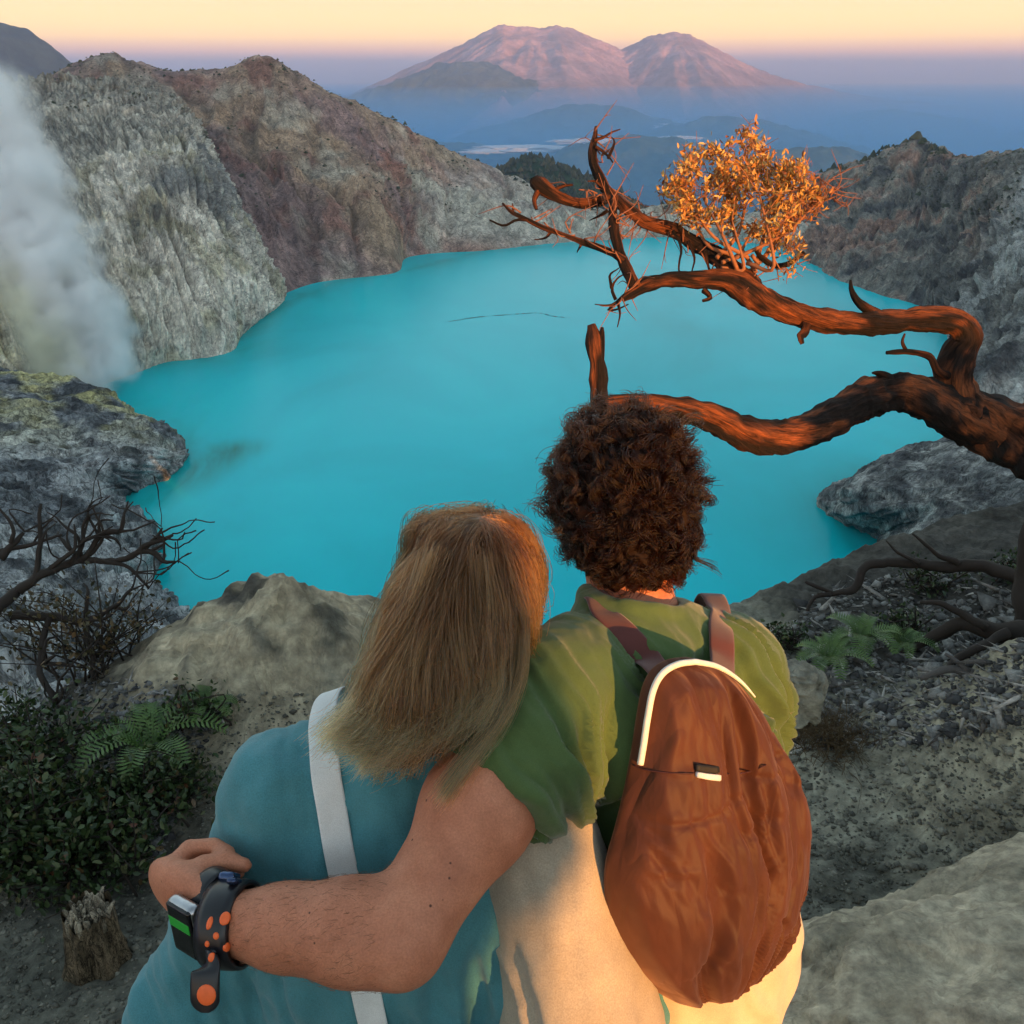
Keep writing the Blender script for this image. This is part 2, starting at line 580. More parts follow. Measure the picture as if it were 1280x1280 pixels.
# the twin volcano
KX = 0.911 / FPX
MD = 24000.0
sil = [(250, 150), (380, 137), (440, 119), (490, 98), (540, 75), (580, 57), (605, 43), (622, 35), (630, 32), (640, 36), (660, 36), (675, 38), (695, 34), (712, 38), (740, 50), (775, 64),
       (790, 58), (812, 46), (840, 43), (858, 46), (890, 61), (920, 76), (960, 93), (1000, 107), (1060, 121), (1120, 130), (1200, 138), (1320, 148)]
sx = np.array([(p[0] - 640) * KX * MD for p in sil])
sz = np.array([CAM[2] + MD * math.tan(math.atan((640 - p[1]) / FPX) - PITCH) for p in sil])
def mount_h(X, Y):
    d = (Y - MD)
    h = np.interp(X, sx, sz) - PLAIN_Z
    w = 1500 + 4.2 * h
    k = np.clip(1 - np.abs(d) / w, 0, 1)
    q = np.stack([X, Y, 0 * X], -1)
    ang = np.arctan2(d, X - np.where(X < 2400, 600, 3700))
    rr = np.hypot(d, X - np.where(X < 2400, 600, 3700))
    gully = ridged(np.stack([np.cos(ang) * 7, np.sin(ang) * 7, rr / 4500], -1), 3) * 90 * sstep(200, 2500, rr)
    return PLAIN_Z - 60 + h * k ** 1.35 * 1.0 + (gully + fbm(q / 500, 3) * 25) * sstep(0.02, .3, k) * (1 - 0.9 * sstep(.93, 1, k)) + 60 * k + 34 * ridged(np.stack([X / 330, Y / 500, 0 * X], -1), 3, .6) * sstep(.80, .97, k) * sstep(900, 1600, h)
def mount_c(V):
    n = fbm(V / 900, 4)
    return lerpc((.27, .155, .15), (.52, .29, .28), sstep(-.4, .5, n) * sstep(-500, 400, V[..., 2]))  # pink of the low sun painted into the colour, stronger uphill
height_sheet("mountain", sx[0], sx[-1], MD - 8200, MD + 4000, 420, 260, mount_h, mount_c, far_mat)

def hump(name, px, top_py, D, wl, wr, depth, seed, c0, c1, nx=200, ny=120, pw=1.2, rough=.12, base=PLAIN_Z - 60):
    cx = (px - 640) * KX * D
    H = CAM[2] + D * math.tan(math.atan((640 - top_py) / FPX) - PITCH) - base
    def hf(X, Y):
        dx = np.where(X < cx, (X - cx) / wl, (X - cx) / wr)
        dy = (Y - D) / depth
        r = np.hypot(dx, dy)
        q = np.stack([X, Y, 0 * X + seed], -1) / depth
        k = np.clip(1 - r, 0, 1) ** pw
        n = ridged(q * 3.0, 4) * rough * H * sstep(0, .25, k) * (1 - sstep(.8, 1, k) * .8)
        return base + H * k + n
    def cf(V):
        return lerpc(c0, c1, sstep(-.4, .5, fbm(V / depth * 9 + seed, 4)))
    return height_sheet(name, cx - wl, cx + wr, D - depth, D + depth, nx, ny, hf, cf, far_mat)

hump("hill_beside_volcano", 585, 79, 19500, 3600, 3000, 3000, 2.0, (.03, .05, .035), (.07, .08, .05), pw=1.1)
hump("hill_in_valley", 735, 132, 14500, 2300, 2500, 2200, 5.0, (.03, .05, .035), (.06, .08, .05), pw=1.1)
hump("hill_in_valley", 905, 146, 12500, 1800, 2300, 1900, 9.0, (.03, .05, .035), (.06, .08, .05), pw=1.1)
hump("hill_in_valley", 560, 180, 9500, 2300, 1900, 1500, 11.0, (.03, .05, .035), (.06, .08, .05), pw=1.0)
hump("hill_in_valley", 800, 172, 8200, 1900, 2000, 1400, 14.0, (.03, .055, .03), (.06, .08, .04), pw=1.0)
hump("hill_in_valley", 1010, 186, 6900, 1500, 1900, 1200, 15.0, (.03, .055, .03), (.06, .08, .04), pw=1.0)
hump("hill_behind_crater", -8, 22, 9000, 3600, 1750, 2600, 21.0, (.012, .028, .035), (.025, .045, .05), pw=0.9, rough=.07)
hump("forested_hill", 668, 196, 2600, 560, 640, 700, 31.0, (.012, .035, .015), (.03, .06, .025), pw=0.9, rough=.05, base=-560)

# low fog lying in the valley
fog_mat, ft, fb = new_mat("fog")
fb.inputs["Base Color"].default_value = (.62, .64, .68, 1)
fb.inputs["Roughness"].default_value = 1.0
fb.inputs["Specular IOR Level"].default_value = 0.0
def fog_bank(px, py, z, rx, ry, rz, seed):
    c = onz(px, py, z)
    nu, nv = 90, 26
    u, v = np.meshgrid(np.linspace(0, 2 * math.pi, nu, endpoint=False), np.linspace(-math.pi / 2, math.pi / 2, nv), indexing='ij')
    d = np.stack([np.cos(u) * np.cos(v), np.sin(u) * np.cos(v), np.sin(v)], -1)
    k = 1 + 0.55 * fbm(d * 2.1 + seed, 4)
    V = c + d * np.array([rx, ry, rz]) * k[..., None]
    o = obj("fog_bank", V.reshape(-1, 3), grid_faces(nu, nv, True), fog_mat)
    tag(o, kind="stuff")
for a in [(655, 186, -560, 420, 240, 22, 1), (735, 177, -560, 330, 160, 24, 2), (838, 158, -620, 330, 300, 30, 3), (850, 172, -560, 190, 120, 16, 4), (742, 147, -640, 210, 160, 18, 5), (600, 190, -560, 160, 110, 12, 6)]:
    fog_bank(*a)
# ------------------------------------------------------------------ the crater
LAKE = -198.0
def lk(px, py, dz=-4.0):
    p = onz(px, py, LAKE); p[2] += dz
    return p
def PP(l):
    return [P(*a) if len(a) == 3 else lk(*a) for a in l]

def wall(name, rows, nu, nv, gul, crag, colfun, mat, seed, flip=False, gfreq=26, bfade=0.04):
    V, q, key = loft([PP(r) if not isinstance(r, np.ndarray) else r for r in rows], nu, nv)
    n = grid_normals(V)
    if n[..., 2].mean() < 0: n = -n
    U, Q = np.meshgrid(np.linspace(0, 1, nu), q, indexing='ij')
    fade = sstep(0, bfade, Q)
    s = np.array([seed, seed * 1.7, seed * 2.3])
    warp = fbm(V / 120 + s, 3) * 0.06
    g = ridged(np.stack([(U + warp * .5) * gfreq, Q * 2.2 + warp * 6, 0 * U + seed], -1), 4, 0.55)
    c = ridged(V / np.array([70, 70, 55]) + s, 5, 0.52)
    c2 = fbm(V / 26 + s, 4, 0.6)
    g2 = ridged(np.stack([(U + warp * .3) * gfreq * 3.1, Q * 5 + warp * 9, 0 * U + seed + 5], -1), 3, 0.5)
    f3 = fbm(V / 9 + s, 3, 0.6)
    D = (g - .6) * gul + (g2 - .6) * gul * .28 + (c - .6) * crag + c2 * crag * .5 + f3 * crag * .22
    if len(key) > 5: fade = fade * (1 - .65 * np.exp(-((Q - key[3]) / .035) ** 2))
    W = V + n * (D * fade)[..., None]
    cc = colfun(W, U, Q, g, c, c2)
    cc = np.clip(cc, .01, .9)
    o = obj(name, W.reshape(-1, 3), grid_faces(nu, nv, flip=flip), mat, col=cc.reshape(-1, 3))
    tag(o, kind="structure")
    return W, U, Q, key

cliff_mat = rock_mat("crater_rock", 0.07, 2.0, crack=.42, contrast=(.5, 1.6))
BROWN, RED, MAUVE, PALE, GREY, DARK, OLIVE, YEL = (.36, .25, .17), (.32, .145, .105), (.28, .185, .17), (.58, .52, .42), (.24, .23, .20), (.085, .08, .085), (.10, .105, .05), (.50, .46, .18)

def colB(V, U, Q, g, c, c2):
    n1 = fbm(V / np.array([150, 150, 230]) + 3, 5)
    n2 = fbm(V / np.array([60, 60, 120]) + 11, 5)
    n3 = fbm(V / 25 + 7, 4, .6)
    k = lerpc(BROWN, MAUVE, sstep(-.25, .35, n1))
    k = lerpc(np.broadcast_to(0, V.shape) + k, RED, sstep(.05, .5, n2) * .8)
    k = k * (1 - (sstep(.1, .5, fbm(V / 90 + 21, 4)) * .75)[..., None]) + np.array(PALE) * .8 * (sstep(.1, .5, fbm(V / 90 + 21, 4)) * .75)[..., None]
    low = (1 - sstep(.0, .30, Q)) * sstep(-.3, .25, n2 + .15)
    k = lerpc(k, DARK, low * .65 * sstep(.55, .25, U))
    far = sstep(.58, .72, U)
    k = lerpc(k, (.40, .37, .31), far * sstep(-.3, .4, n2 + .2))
    strip = sstep(.0, .03, Q) * (1 - sstep(.03, .16, Q)) * sstep(.52, .6, U)
    k = lerpc(k, (.55, .52, .44), strip * .8)
    top = sstep(.50, .62, Q) * sstep(-.1, .35, n3 + n1 * .5)
    k = lerpc(k, OLIVE, top * .8)
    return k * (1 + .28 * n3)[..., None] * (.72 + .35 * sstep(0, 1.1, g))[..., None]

ridge = [(-240, 118, 1180), (-60, 120, 1200), (20, 108, 1220), (75, 92, 1240), (112, 76, 1250), (142, 70, 1250), (180, 82, 1255), (215, 90, 1260), (255, 92, 1265), (283, 88, 1265), (308, 76, 1262), (325, 73, 1262), (345, 79, 1265),
         (400, 109, 1280), (440, 129, 1300), (500, 159, 1340), (560, 189, 1400), (620, 213, 1440), (680, 240, 1430), (740, 260, 1380), (790, 266, 1370), (840, 257, 1380), (900, 266, 1370), (960, 268, 1360), (1015, 260, 1380)]
shoreB = [(-240, 440), (0, 440), (120, 430), (240, 410), (325, 388), (345, 375), (385, 358), (420, 351), (470, 346), (500, 340), (507, 324), (540, 318), (600, 315), (660, 309), (700, 305), (760, 301), (830, 297), (900, 299), (960, 308), (1015, 322)]
def between(a, b, t, push=0.0):
    A, B = catmull(PP(a), 60), catmull(PP(b), 60)
    r = A * (1 - t) + B * t
    r[:, 2] -= push
    return r
def back(a, dist, dz):
    A = catmull(PP(a), 60)
    d = A[:, :2] / np.linalg.norm(A[:, :2], axis=1)[:, None]
    r = A.copy(); r[:, :2] += d * dist; r[:, 2] += dz
    return r
rowsB = [catmull(PP(shoreB), 60), between(shoreB, ridge, .35, -6), between(shoreB, ridge, .7, 8), catmull(PP(ridge), 60), back(ridge, 120, -60), back(ridge, 700, -420), back(ridge, 2200, -800)]
rowsB[0][:, 2] = LAKE - 4
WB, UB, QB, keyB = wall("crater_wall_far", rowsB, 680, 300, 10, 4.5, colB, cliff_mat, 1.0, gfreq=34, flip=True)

def colA(V, U, Q, g, c, c2):
    n1 = fbm(V / np.array([80, 80, 130]) + 31, 5)
    n2 = fbm(V / 40 + 13, 5)
    n3 = fbm(V / 14 + 7, 4, .6)
    k = lerpc((.52, .48, .41), (.72, .66, .57), sstep(-.3, .35, n1))
    k = lerpc(k, (.38, .34, .21), sstep(.1, .5, n2) * .6)
    k = lerpc(k, (.13, .14, .15), sstep(.22, .5, -n1 + n3 * .3) * .7)
    terr = sstep(.42, .54, Q)
    tc = lerpc((.40, .37, .31), (.52, .475, .40), sstep(-.3, .4, n2))
    g9 = ridged(np.stack([U * 95 + Q * 22 + .8 * n1, Q * 5, 0 * U], -1), 2, .5)
    tc = lerpc(tc, (.085, .085, .08), sstep(.65, 1.3, g9) * .55)
    k = k * (1 - terr[..., None]) + tc * terr[..., None]
    k = lerpc(k, (.16, .12, .08), sstep(.80, .9, Q) * sstep(-.2, .3, n2) * .7)
    ylw = (1 - sstep(.05, .55, U)) * (1 - sstep(.25, .5, Q)) * sstep(-.3, .4, n1 + .2)
    k = lerpc(k, YEL, ylw * .55)
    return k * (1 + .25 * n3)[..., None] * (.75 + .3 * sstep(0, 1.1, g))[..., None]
rowsA = [
    [(-240, 560), (-100, 545), (0, 520), (70, 500), (130, 482), (175, 465), (205, 454), (240, 450), (270, 446), (293, 438), (298, 424), (318, 404), (342, 385), (352, 374)],
    [(-240, 450, 640), (-100, 430, 660), (0, 410, 690), (70, 395, 700), (130, 380, 715), (175, 365, 735), (205, 355, 755), (240, 345, 775), (270, 342, 800), (290, 345, 835), (308, 350, 865), (322, 352, 890), (336, 352, 925), (345, 352, 960)],
    [(-240, 330, 760), (-100, 310, 780), (0, 290, 790), (70, 280, 800), (120, 262, 815), (160, 238, 830), (195, 222, 845), (225, 208, 860), (245, 204, 880), (265, 222, 905), (285, 252, 930), (300, 280, 960), (312, 305, 990), (325, 330, 1010)],
    [(-240, 180, 960), (-100, 170, 980), (0, 158, 990), (60, 152, 1000), (110, 150, 1010), (150, 150, 1020), (185, 152, 1030), (215, 154, 1035), (238, 160, 1040), (252, 185, 1045), (268, 220, 1050), (285, 255, 1060), (300, 285, 1070), (318, 320, 1080)],
    [(-240, 112, 1120), (-100, 110, 1130), (0, 104, 1150), (60, 100, 1160), (110, 100, 1180), (150, 108, 1190), (185, 118, 1190), (215, 124, 1190), (235, 140, 1190), (250, 170, 1180), (265, 210, 1160), (282, 250, 1150), (297, 282, 1150), (316, 318, 1150)],
]
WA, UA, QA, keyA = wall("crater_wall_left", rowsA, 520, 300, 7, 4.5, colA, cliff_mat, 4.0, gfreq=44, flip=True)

def colC(V, U, Q, g, c, c2):
    n1 = fbm(V / np.array([110, 110, 160]) + 51, 5)
    n2 = fbm(V / 45 + 23, 5)
    n3 = fbm(V / 14 + 17, 4, .6)
    k = lerpc((.15, .145, .13), (.34, .315, .265), sstep(-.3, .4, n1))
    k = lerpc(k, (.10, .12, .06), sstep(-.05, .4, n2) * sstep(.3, .6, Q) * .8)
    k = lerpc(k, (.24, .12, .085), sstep(.0, .4, n1 + n3 * .3) * sstep(.75, .35, U) * sstep(.5, .1, np.abs(Q - .25)) * .75)
    k = lerpc(k, (.05, .05, .055), sstep(.15, .5, n2 - n1 * .3) * .75)
    k = lerpc(k, (.36, .37, .36), sstep(.5, .62, U) * sstep(-.2, .3, n1 + .1) * (1 - sstep(.35, .6, Q)) * .8)
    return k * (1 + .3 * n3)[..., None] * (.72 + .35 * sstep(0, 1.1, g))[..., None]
shoreC = [(985, 318), (1015, 332), (1040, 350), (1100, 371), (1150, 386), (1178, 415), (1188, 450), (1184, 500), (1188, 540), (1212, 556), (1290, 562), (1400, 570)]
ridgeC = [(985, 262, 1400), (1018, 226, 1420), (1050, 214, 1410), (1075, 205, 1400), (1105, 194, 1380), (1140, 179, 1340), (1168, 190, 1300), (1200, 203, 1240), (1240, 196, 1160), (1290, 193, 1050), (1400, 180, 880), (1600, 170, 640)]
rowsC = [catmull(PP(shoreC), 60), between(shoreC, ridgeC, .3, 8), between(shoreC, ridgeC, .65, 12), catmull(PP(ridgeC), 60), back(ridgeC, 100, -50), back(ridgeC, 600, -350)]
rowsC[0][:, 2] = LAKE - 4
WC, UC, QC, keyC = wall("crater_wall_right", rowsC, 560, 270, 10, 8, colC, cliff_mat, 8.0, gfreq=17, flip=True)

near_rock = rock_mat("blue_grey_crater_rock", 0.14, 1.5, stretch=(1, 1, .6), contrast=(0.42, 1.7), crack=.6)
def colD(V, U, Q, g, c, c2):
    n1 = fbm(V / 40 + 61, 5)
    n2 = fbm(V / 16 + 27, 5)
    n3 = fbm(V / 6 + 37, 4, .6)
    k = lerpc((.17, .185, .20), (.40, .42, .43), sstep(-.3, .4, n1 + n3 * .3))
    k = lerpc(k, (.05, .055, .06), sstep(.0, .45, n2 - n1 * .3) * .85)
    pr = sstep(.36, .16, U)
    k = lerpc(k, YEL, sstep(-.1, .4, n1 + .15) * pr * .8)
    return k * (1 + .3 * n3)[..., None]
rowsD = [
    [(60, 492), (110, 500), (150, 512), (190, 530), (218, 550), (234, 569), (210, 590), (165, 605), (150, 618), (158, 640), (178, 655), (196, 668), (190, 700), (205, 735), (232, 770), (262, 795), (320, 835), (450, 900), (640, 980)],
    [(40, 484, 640), (85, 488, 630), (118, 497, 612), (150, 515, 590), (178, 536, 560), (195, 558, 535), (165, 580, 512), (125, 598, 490), (110, 616, 470), (120, 640, 450), (135, 662, 425), (150, 690, 400), (150, 720, 375), (165, 752, 350), (190, 785, 330), (225, 815, 310), (280, 860, 285), (430, 925, 260), (620, 1000, 240)],
    [(-20, 470, 640), (20, 475, 630), (60, 485, 600), (90, 505, 575), (110, 530, 545), (105, 560, 510), (70, 590, 480), (40, 615, 455), (35, 640, 430), (50, 668, 400), (70, 695, 370), (85, 720, 340), (90, 755, 310), (105, 790, 280), (130, 820, 255), (165, 850, 230), (230, 900, 205), (400, 960, 180), (600, 1040, 170)],
    [(-120, 450, 640), (-90, 458, 620), (-60, 475, 580), (-40, 500, 550), (-30, 530, 515), (-30, 565, 475), (-40, 600, 435), (-50, 630, 400), (-50, 660, 365), (-45, 690, 330), (-35, 720, 290), (-20, 755, 250), (-10, 790, 215), (0, 825, 180), (20, 860, 150), (60, 900, 130), (150, 960, 110), (350, 1050, 95), (580, 1150, 90)],
    [(-420, 420, 620), (-400, 430, 590), (-380, 450, 550), (-370, 480, 500), (-360, 520, 450), (-350, 560, 400), (-350, 600, 350), (-340, 640, 300), (-330, 680, 255), (-310, 720, 210), (-290, 770, 170), (-260, 820, 130), (-230, 870, 100), (-200, 920, 75), (-150, 980, 55), (-80, 1050, 42), (40, 1150, 35), (300, 1300, 30), (580, 1500, 28)],
]
wall("crater_shore_left", rowsD, 520, 280, 4, 4, colD, near_rock, 12.0, gfreq=30, flip=False, bfade=.05)

def colE(V, U, Q, g, c, c2):
    n1 = fbm(V / np.array([60, 60, 10]) + 71, 5)
    n2 = fbm(V / np.array([40, 40, 5]) + 29, 5)
    n3 = fbm(V / 6 + 37, 4, .6)
    k = lerpc((.16, .165, .165), (.36, .36, .34), sstep(-.3, .4, n1 + n3 * .25))
    k = lerpc(k, (.06, .06, .065), sstep(.0, .4, n2) * .8)
    k = lerpc(k, (.36, .32, .24), (1 - sstep(.02, .08, Q)) * .7)
    return k * (1 + .28 * n3)[..., None]
rowsE = [
    [(1260, 540), (1205, 556), (1150, 572), (1100, 588), (1060, 606), (1032, 624), (1045, 640), (1085, 652), (1112, 668), (1098, 690), (1120, 705), (1150, 716), (1130, 745), (1080, 790), (1000, 840), (860, 900), (640, 990)],
    [(1275, 532, 540), (1228, 545, 520), (1180, 556, 500), (1135, 572, 480), (1100, 590, 462), (1070, 612, 448), (1080, 628, 432), (1115, 640, 415), (1150, 655, 395), (1140, 676, 380), (1165, 695, 360), (1195, 712, 340), (1190, 745, 315), (1150, 800, 280), (1080, 865, 250), (940, 940, 225), (660, 1020, 220)],
    [(1330, 515, 520), (1300, 525, 500), (1270, 538, 475), (1240, 555, 450), (1215, 575, 428), (1200, 598, 405), (1215, 618, 385), (1240, 635, 362), (1270, 655, 335), (1280, 685, 305), (1300, 715, 275), (1320, 745, 245), (1310, 790, 210), (1270, 850, 180), (1180, 930, 155), (1000, 1020, 140), (680, 1120, 140)],
    [(1560, 440, 440), (1560, 470, 410), (1560, 500, 375), (1550, 530, 345), (1540, 565, 310), (1540, 600, 275), (1550, 640, 240), (1560, 680, 205), (1580, 720, 170), (1590, 770, 135), (1600, 820, 105), (1600, 870, 80), (1580, 940, 62), (1520, 1020, 50), (1400, 1130, 40), (1150, 1280, 34), (700, 1480, 34)],
]
wall("crater_shore_right", rowsE, 480, 240, 2.5, 3.2, colE, near_rock, 16.0, gfreq=20, flip=True, bfade=.05)

# lake
lake_mat, t, b = new_mat("milky_turquoise_water")
geo = node(t, "ShaderNodeNewGeometry")
n1 = tex_noise(t, 0.006, 5, .55, geo.outputs["Position"], (1, .6, 1), 0.6)
n2 = tex_noise(t, 0.02, 6, .6, geo.outputs["Position"], (1, .45, 1), 1.5)
base = ramp(t, n1.outputs["Fac"], [(.3, (.0, .45, .53)), (.5, (.0, .55, .65)), (.72, (.003, .64, .72))])
at = node(t, "ShaderNodeAttribute", attribute_name="tint")
sepc = node(t, "ShaderNodeSeparateColor"); t.links.new(at.outputs["Color"], sepc.inputs[0])
mulv = node(t, "ShaderNodeMath", operation='MULTIPLY'); t.links.new(sepc.outputs[0], mulv.inputs[0])
t.links.new(ramp(t, n2.outputs["Fac"], [(.35, (.35,) * 3), (.62, (1,) * 3)]), mulv.inputs[1])
base = mixc(t, base, (.012, .17, .12), mulv.outputs[0])
t.links.new(base, b.inputs["Base Color"])
b.inputs["Roughness"].default_value = 0.22
b.inputs["Specular IOR Level"].default_value = 0.08
b.inputs["IOR"].default_value = 1.33
n3 = tex_noise(t, 0.9, 4, .6, geo.outputs["Position"], (1, .5, 1))
bump(t, b, n3.outputs["Fac"], .25, .3)
nx, ny = 300, 300
X, Y = np.meshgrid(np.linspace(-900, 900, nx), np.linspace(120, 1400, ny), indexing='ij')
V = np.stack([X, Y, 0 * X + LAKE], -1)
dm = np.full(X.shape, 1e9)
for poly in ([(205, 454), (240, 450), (293, 438), (342, 385), (420, 351), (500, 340), (600, 315), (760, 301)], rowsD[0], rowsE[0]):
    sp = np.array([lk(*a)[:2] for a in poly])
    for a, c in zip(sp[:-1], sp[1:]):
        ab = c - a; tt = np.clip(((X - a[0]) * ab[0] + (Y - a[1]) * ab[1]) / (ab @ ab + 1e-9), 0, 1)
        dm = np.minimum(dm, np.hypot(X - a[0] - tt * ab[0], Y - a[1] - tt * ab[1]))
stain = .55 * np.exp(-dm / 22)
a, c = onz(165, 645, LAKE), onz(290, 562, LAKE)
ab = (c - a)[:2]; tt = ((X - a[0]) * ab[0] + (Y - a[1]) * ab[1]) / (ab @ ab)
dd = np.hypot(X - a[0] - np.clip(tt, 0, 1) * ab[0], Y - a[1] - np.clip(tt, 0, 1) * ab[1])
stain = np.maximum(stain, .95 * np.exp(-(dd / 16) ** 2) * (0.5 + .5 * np.clip(tt, 0, 1)))
o = obj("lake", V.reshape(-1, 3), grid_faces(nx, ny), lake_mat, col=np.repeat(stain.reshape(-1, 1), 3, 1))
tag(o, kind="structure")
# drifting line of scum
vs, fs = [], []
rs = np.random.default_rng(3)
line = catmull([onz(*a, LAKE + .15) for a in [(560, 402), (600, 396), (640, 393), (672, 391), (690, 395), (712, 397)]], 90)
for p in line:
    if rs.random() < .4: continue
    s = rs.uniform(.5, 1.5); k = len(vs)
    ang = np.sort(rs.uniform(0, 2 * math.pi, 6))
    for q in ang:
        vs.append([p[0] + s * 1.7 * math.cos(q) + rs.normal() * .4, p[1] + s * math.sin(q) * 1.2, LAKE + .12])
    fs += [(k, k + j, k + j + 1) for j in range(1, 5)]
scum, t, b = new_mat("scum"); b.inputs["Base Color"].default_value = (.02, .11, .12, 1); b.inputs["Roughness"].default_value = .8
tag(obj("floating_scum", np.array(vs), np.array(fs), scum), kind="stuff")

# haze: even air round everything
m = bpy.data.materials.new("air"); m.use_nodes = True
t = m.node_tree; t.nodes.clear()
vo = node(t, "ShaderNodeOutputMaterial")
pv = node(t, "ShaderNodeVolumePrincipled", Density=4.0e-5, Anisotropy=0.6)
pv.inputs["Color"].default_value = (.60, .66, .95, 1)
t.links.new(pv.outputs[0], vo.inputs["Volume"])
x0, x1, y0, y1, z0, z1 = -70000, 70000, -6000, 99000, -1100, 1250
bv = np.array([(x, y, z) for x in (x0, x1) for y in (y0, y1) for z in (z0, z1)])
bf = np.array([(0, 1, 3, 2), (4, 6, 7, 5), (0, 4, 5, 1), (2, 3, 7, 6), (0, 2, 6, 4), (1, 5, 7, 3)])
tag(obj("haze", bv, bf, m, smooth=False), kind="stuff")

# mist lying over the lowland beyond the crater
m2 = bpy.data.materials.new("mist"); m2.use_nodes = True
t = m2.node_tree; t.nodes.clear()
vo = node(t, "ShaderNodeOutputMaterial")
pv = node(t, "ShaderNodeVolumePrincipled", Density=5.6e-5, Anisotropy=0.4)
pv.inputs["Color"].default_value = (.10, .50, 1.0, 1)
t.links.new(pv.outputs[0], vo.inputs["Volume"])
for k_, ztop in enumerate((-150, -300, -450, -600)):
    bv2 = np.array([(x, y, z) for x in (-60000 + k_, 60000 - k_) for y in (2900 + 150 * k_, 27000 - 900 * k_) for z in (-1050 + k_, ztop)])
    tag(obj("valley_mist", bv2, bf, m2, smooth=False), kind="stuff")

# shrubs on the crests and the wood on the far hill: too small to tell apart
shrub_m, t, b = new_mat("shrub_green")
c = ramp(t, node(t, "ShaderNodeNewGeometry").outputs["Random Per Island"], [(0, (.02, .03, .014)), (.6, (.045, .055, .022)), (1, (.10, .08, .04))])
t.links.new(c, b.inputs["Base Color"]); b.inputs["Roughness"].default_value = .9
def shrubs(name, pts, size, tall, seed):
    r_ = np.random.default_rng(seed); n = len(pts)
    base_ = np.array([(0, 0, 1), (1, 0, 0), (.4, .9, .1), (-.7, .7, -.1), (-.9, -.3, .1), (.2, -1, 0), (.5, .3, .6), (-.4, -.3, .7)], float)
    fc = np.array([(0, 7, 6), (6, 1, 2), (6, 2, 0), (0, 2, 3), (0, 3, 7), (7, 3, 4), (7, 4, 5), (7, 5, 6), (6, 5, 1)])
    s_ = r_.lognormal(math.log(size), .45, n)
    V = base_[None] * (1 + r_.uniform(-.3, .3, (n, 8, 1))) * s_[:, None, None] * np.array([1, 1, tall])
    a_ = r_.uniform(0, 6.28, n)
    V = np.stack([V[..., 0] * np.cos(a_)[:, None] - V[..., 1] * np.sin(a_)[:, None], V[..., 0] * np.sin(a_)[:, None] + V[..., 1] * np.cos(a_)[:, None], V[..., 2]], -1) + np.asarray(pts)[:, None]
    F = (fc[None] + np.arange(n)[:, None, None] * 8).reshape(-1, 3)
    tag(obj(name, V.reshape(-1, 3), F, shrub_m, smooth=False), kind="stuff")
def pick(W, U, Q, lo_, hi_, umask, n, seed, thr=0.0):
    r_ = np.random.default_rng(seed)
    w = W.reshape(-1, 3); k = (Q.ravel() > lo_) & (Q.ravel() < hi_) & umask(U.ravel()) & (fbm(w / 45 + seed, 3) > thr)
    w = w[k]
    return w[r_.integers(0, len(w), n)] + r_.normal(size=(n, 3)) * np.array([2, 2, 0])
q3 = keyB[3]
shrubs("crest_shrubs", pick(WB, UB, QB, q3 - .10, q3 + .012, lambda u: u < .62, 1100, 1, -.05), 1.2, .9, 1)
shrubs("crest_shrubs", pick(WB, UB, QB, q3 - .02, q3 + .008, lambda u: u < 1.0, 700, 2, -.3), 1.3, 1.0, 2)
shrubs("crest_shrubs", pick(WC, UC, QC, keyC[3] - .16, keyC[3] + .01, lambda u: u > .02, 1300, 3, -.05), 1.4, 1.0, 3)
shrubs("crest_shrubs", pick(WC, UC, QC, keyC[3] - .02, keyC[3] + .005, lambda u: u < .3, 110, 4, -1), 2.8, 1.6, 4)
shrubs("crest_shrubs", pick(WA, UA, QA, keyA[3], 1.0, lambda u: u < .8, 420, 5, .0), 1.3, .9, 5)
fh = bpy.data.objects["forested_hill"].data
co = np.empty(len(fh.vertices) * 3, dtype=np.float32); fh.vertices.foreach_get("co", co); co = co.reshape(-1, 3).astype(float)
co = co[(co[:, 2] > -520) & (co[:, 1] < 2900)]
r_ = np.random.default_rng(8); ii = r_.integers(0, len(co), 9000)
shrubs("forest", co[ii] + r_.normal(size=(9000, 3)) * [4, 6, 0], 4.6, 1.8, 6)

# unseen ridge added behind the viewer to keep low sun off the crater
def shade_ridge_h(X, Y):
    q = np.stack([X, Y, 0 * X], -1)
    k = sstep(205, 265, X + .65 * (Y + 250)) * sstep(-120, -200, Y) * sstep(-640, -380, Y)
    low = sstep(-60, -160, Y) * sstep(-600, -400, Y) * sstep(100, 60, X + .65 * (Y + 250))
    return -12 + 235 * k + 6 * low + fbm(q / 60, 4) * (3 + 10 * k) - 60 * sstep(-480, -640, Y)
def shade_ridge_c(V):
    return lerpc((.12, .12, .10), (.25, .23, .18), sstep(-.4, .4, fbm(V / 30, 4)))
height_sheet("shade_ridge", -300, 2300, -640, -60, 320, 90, shade_ridge_h, shade_ridge_c, cliff_mat)

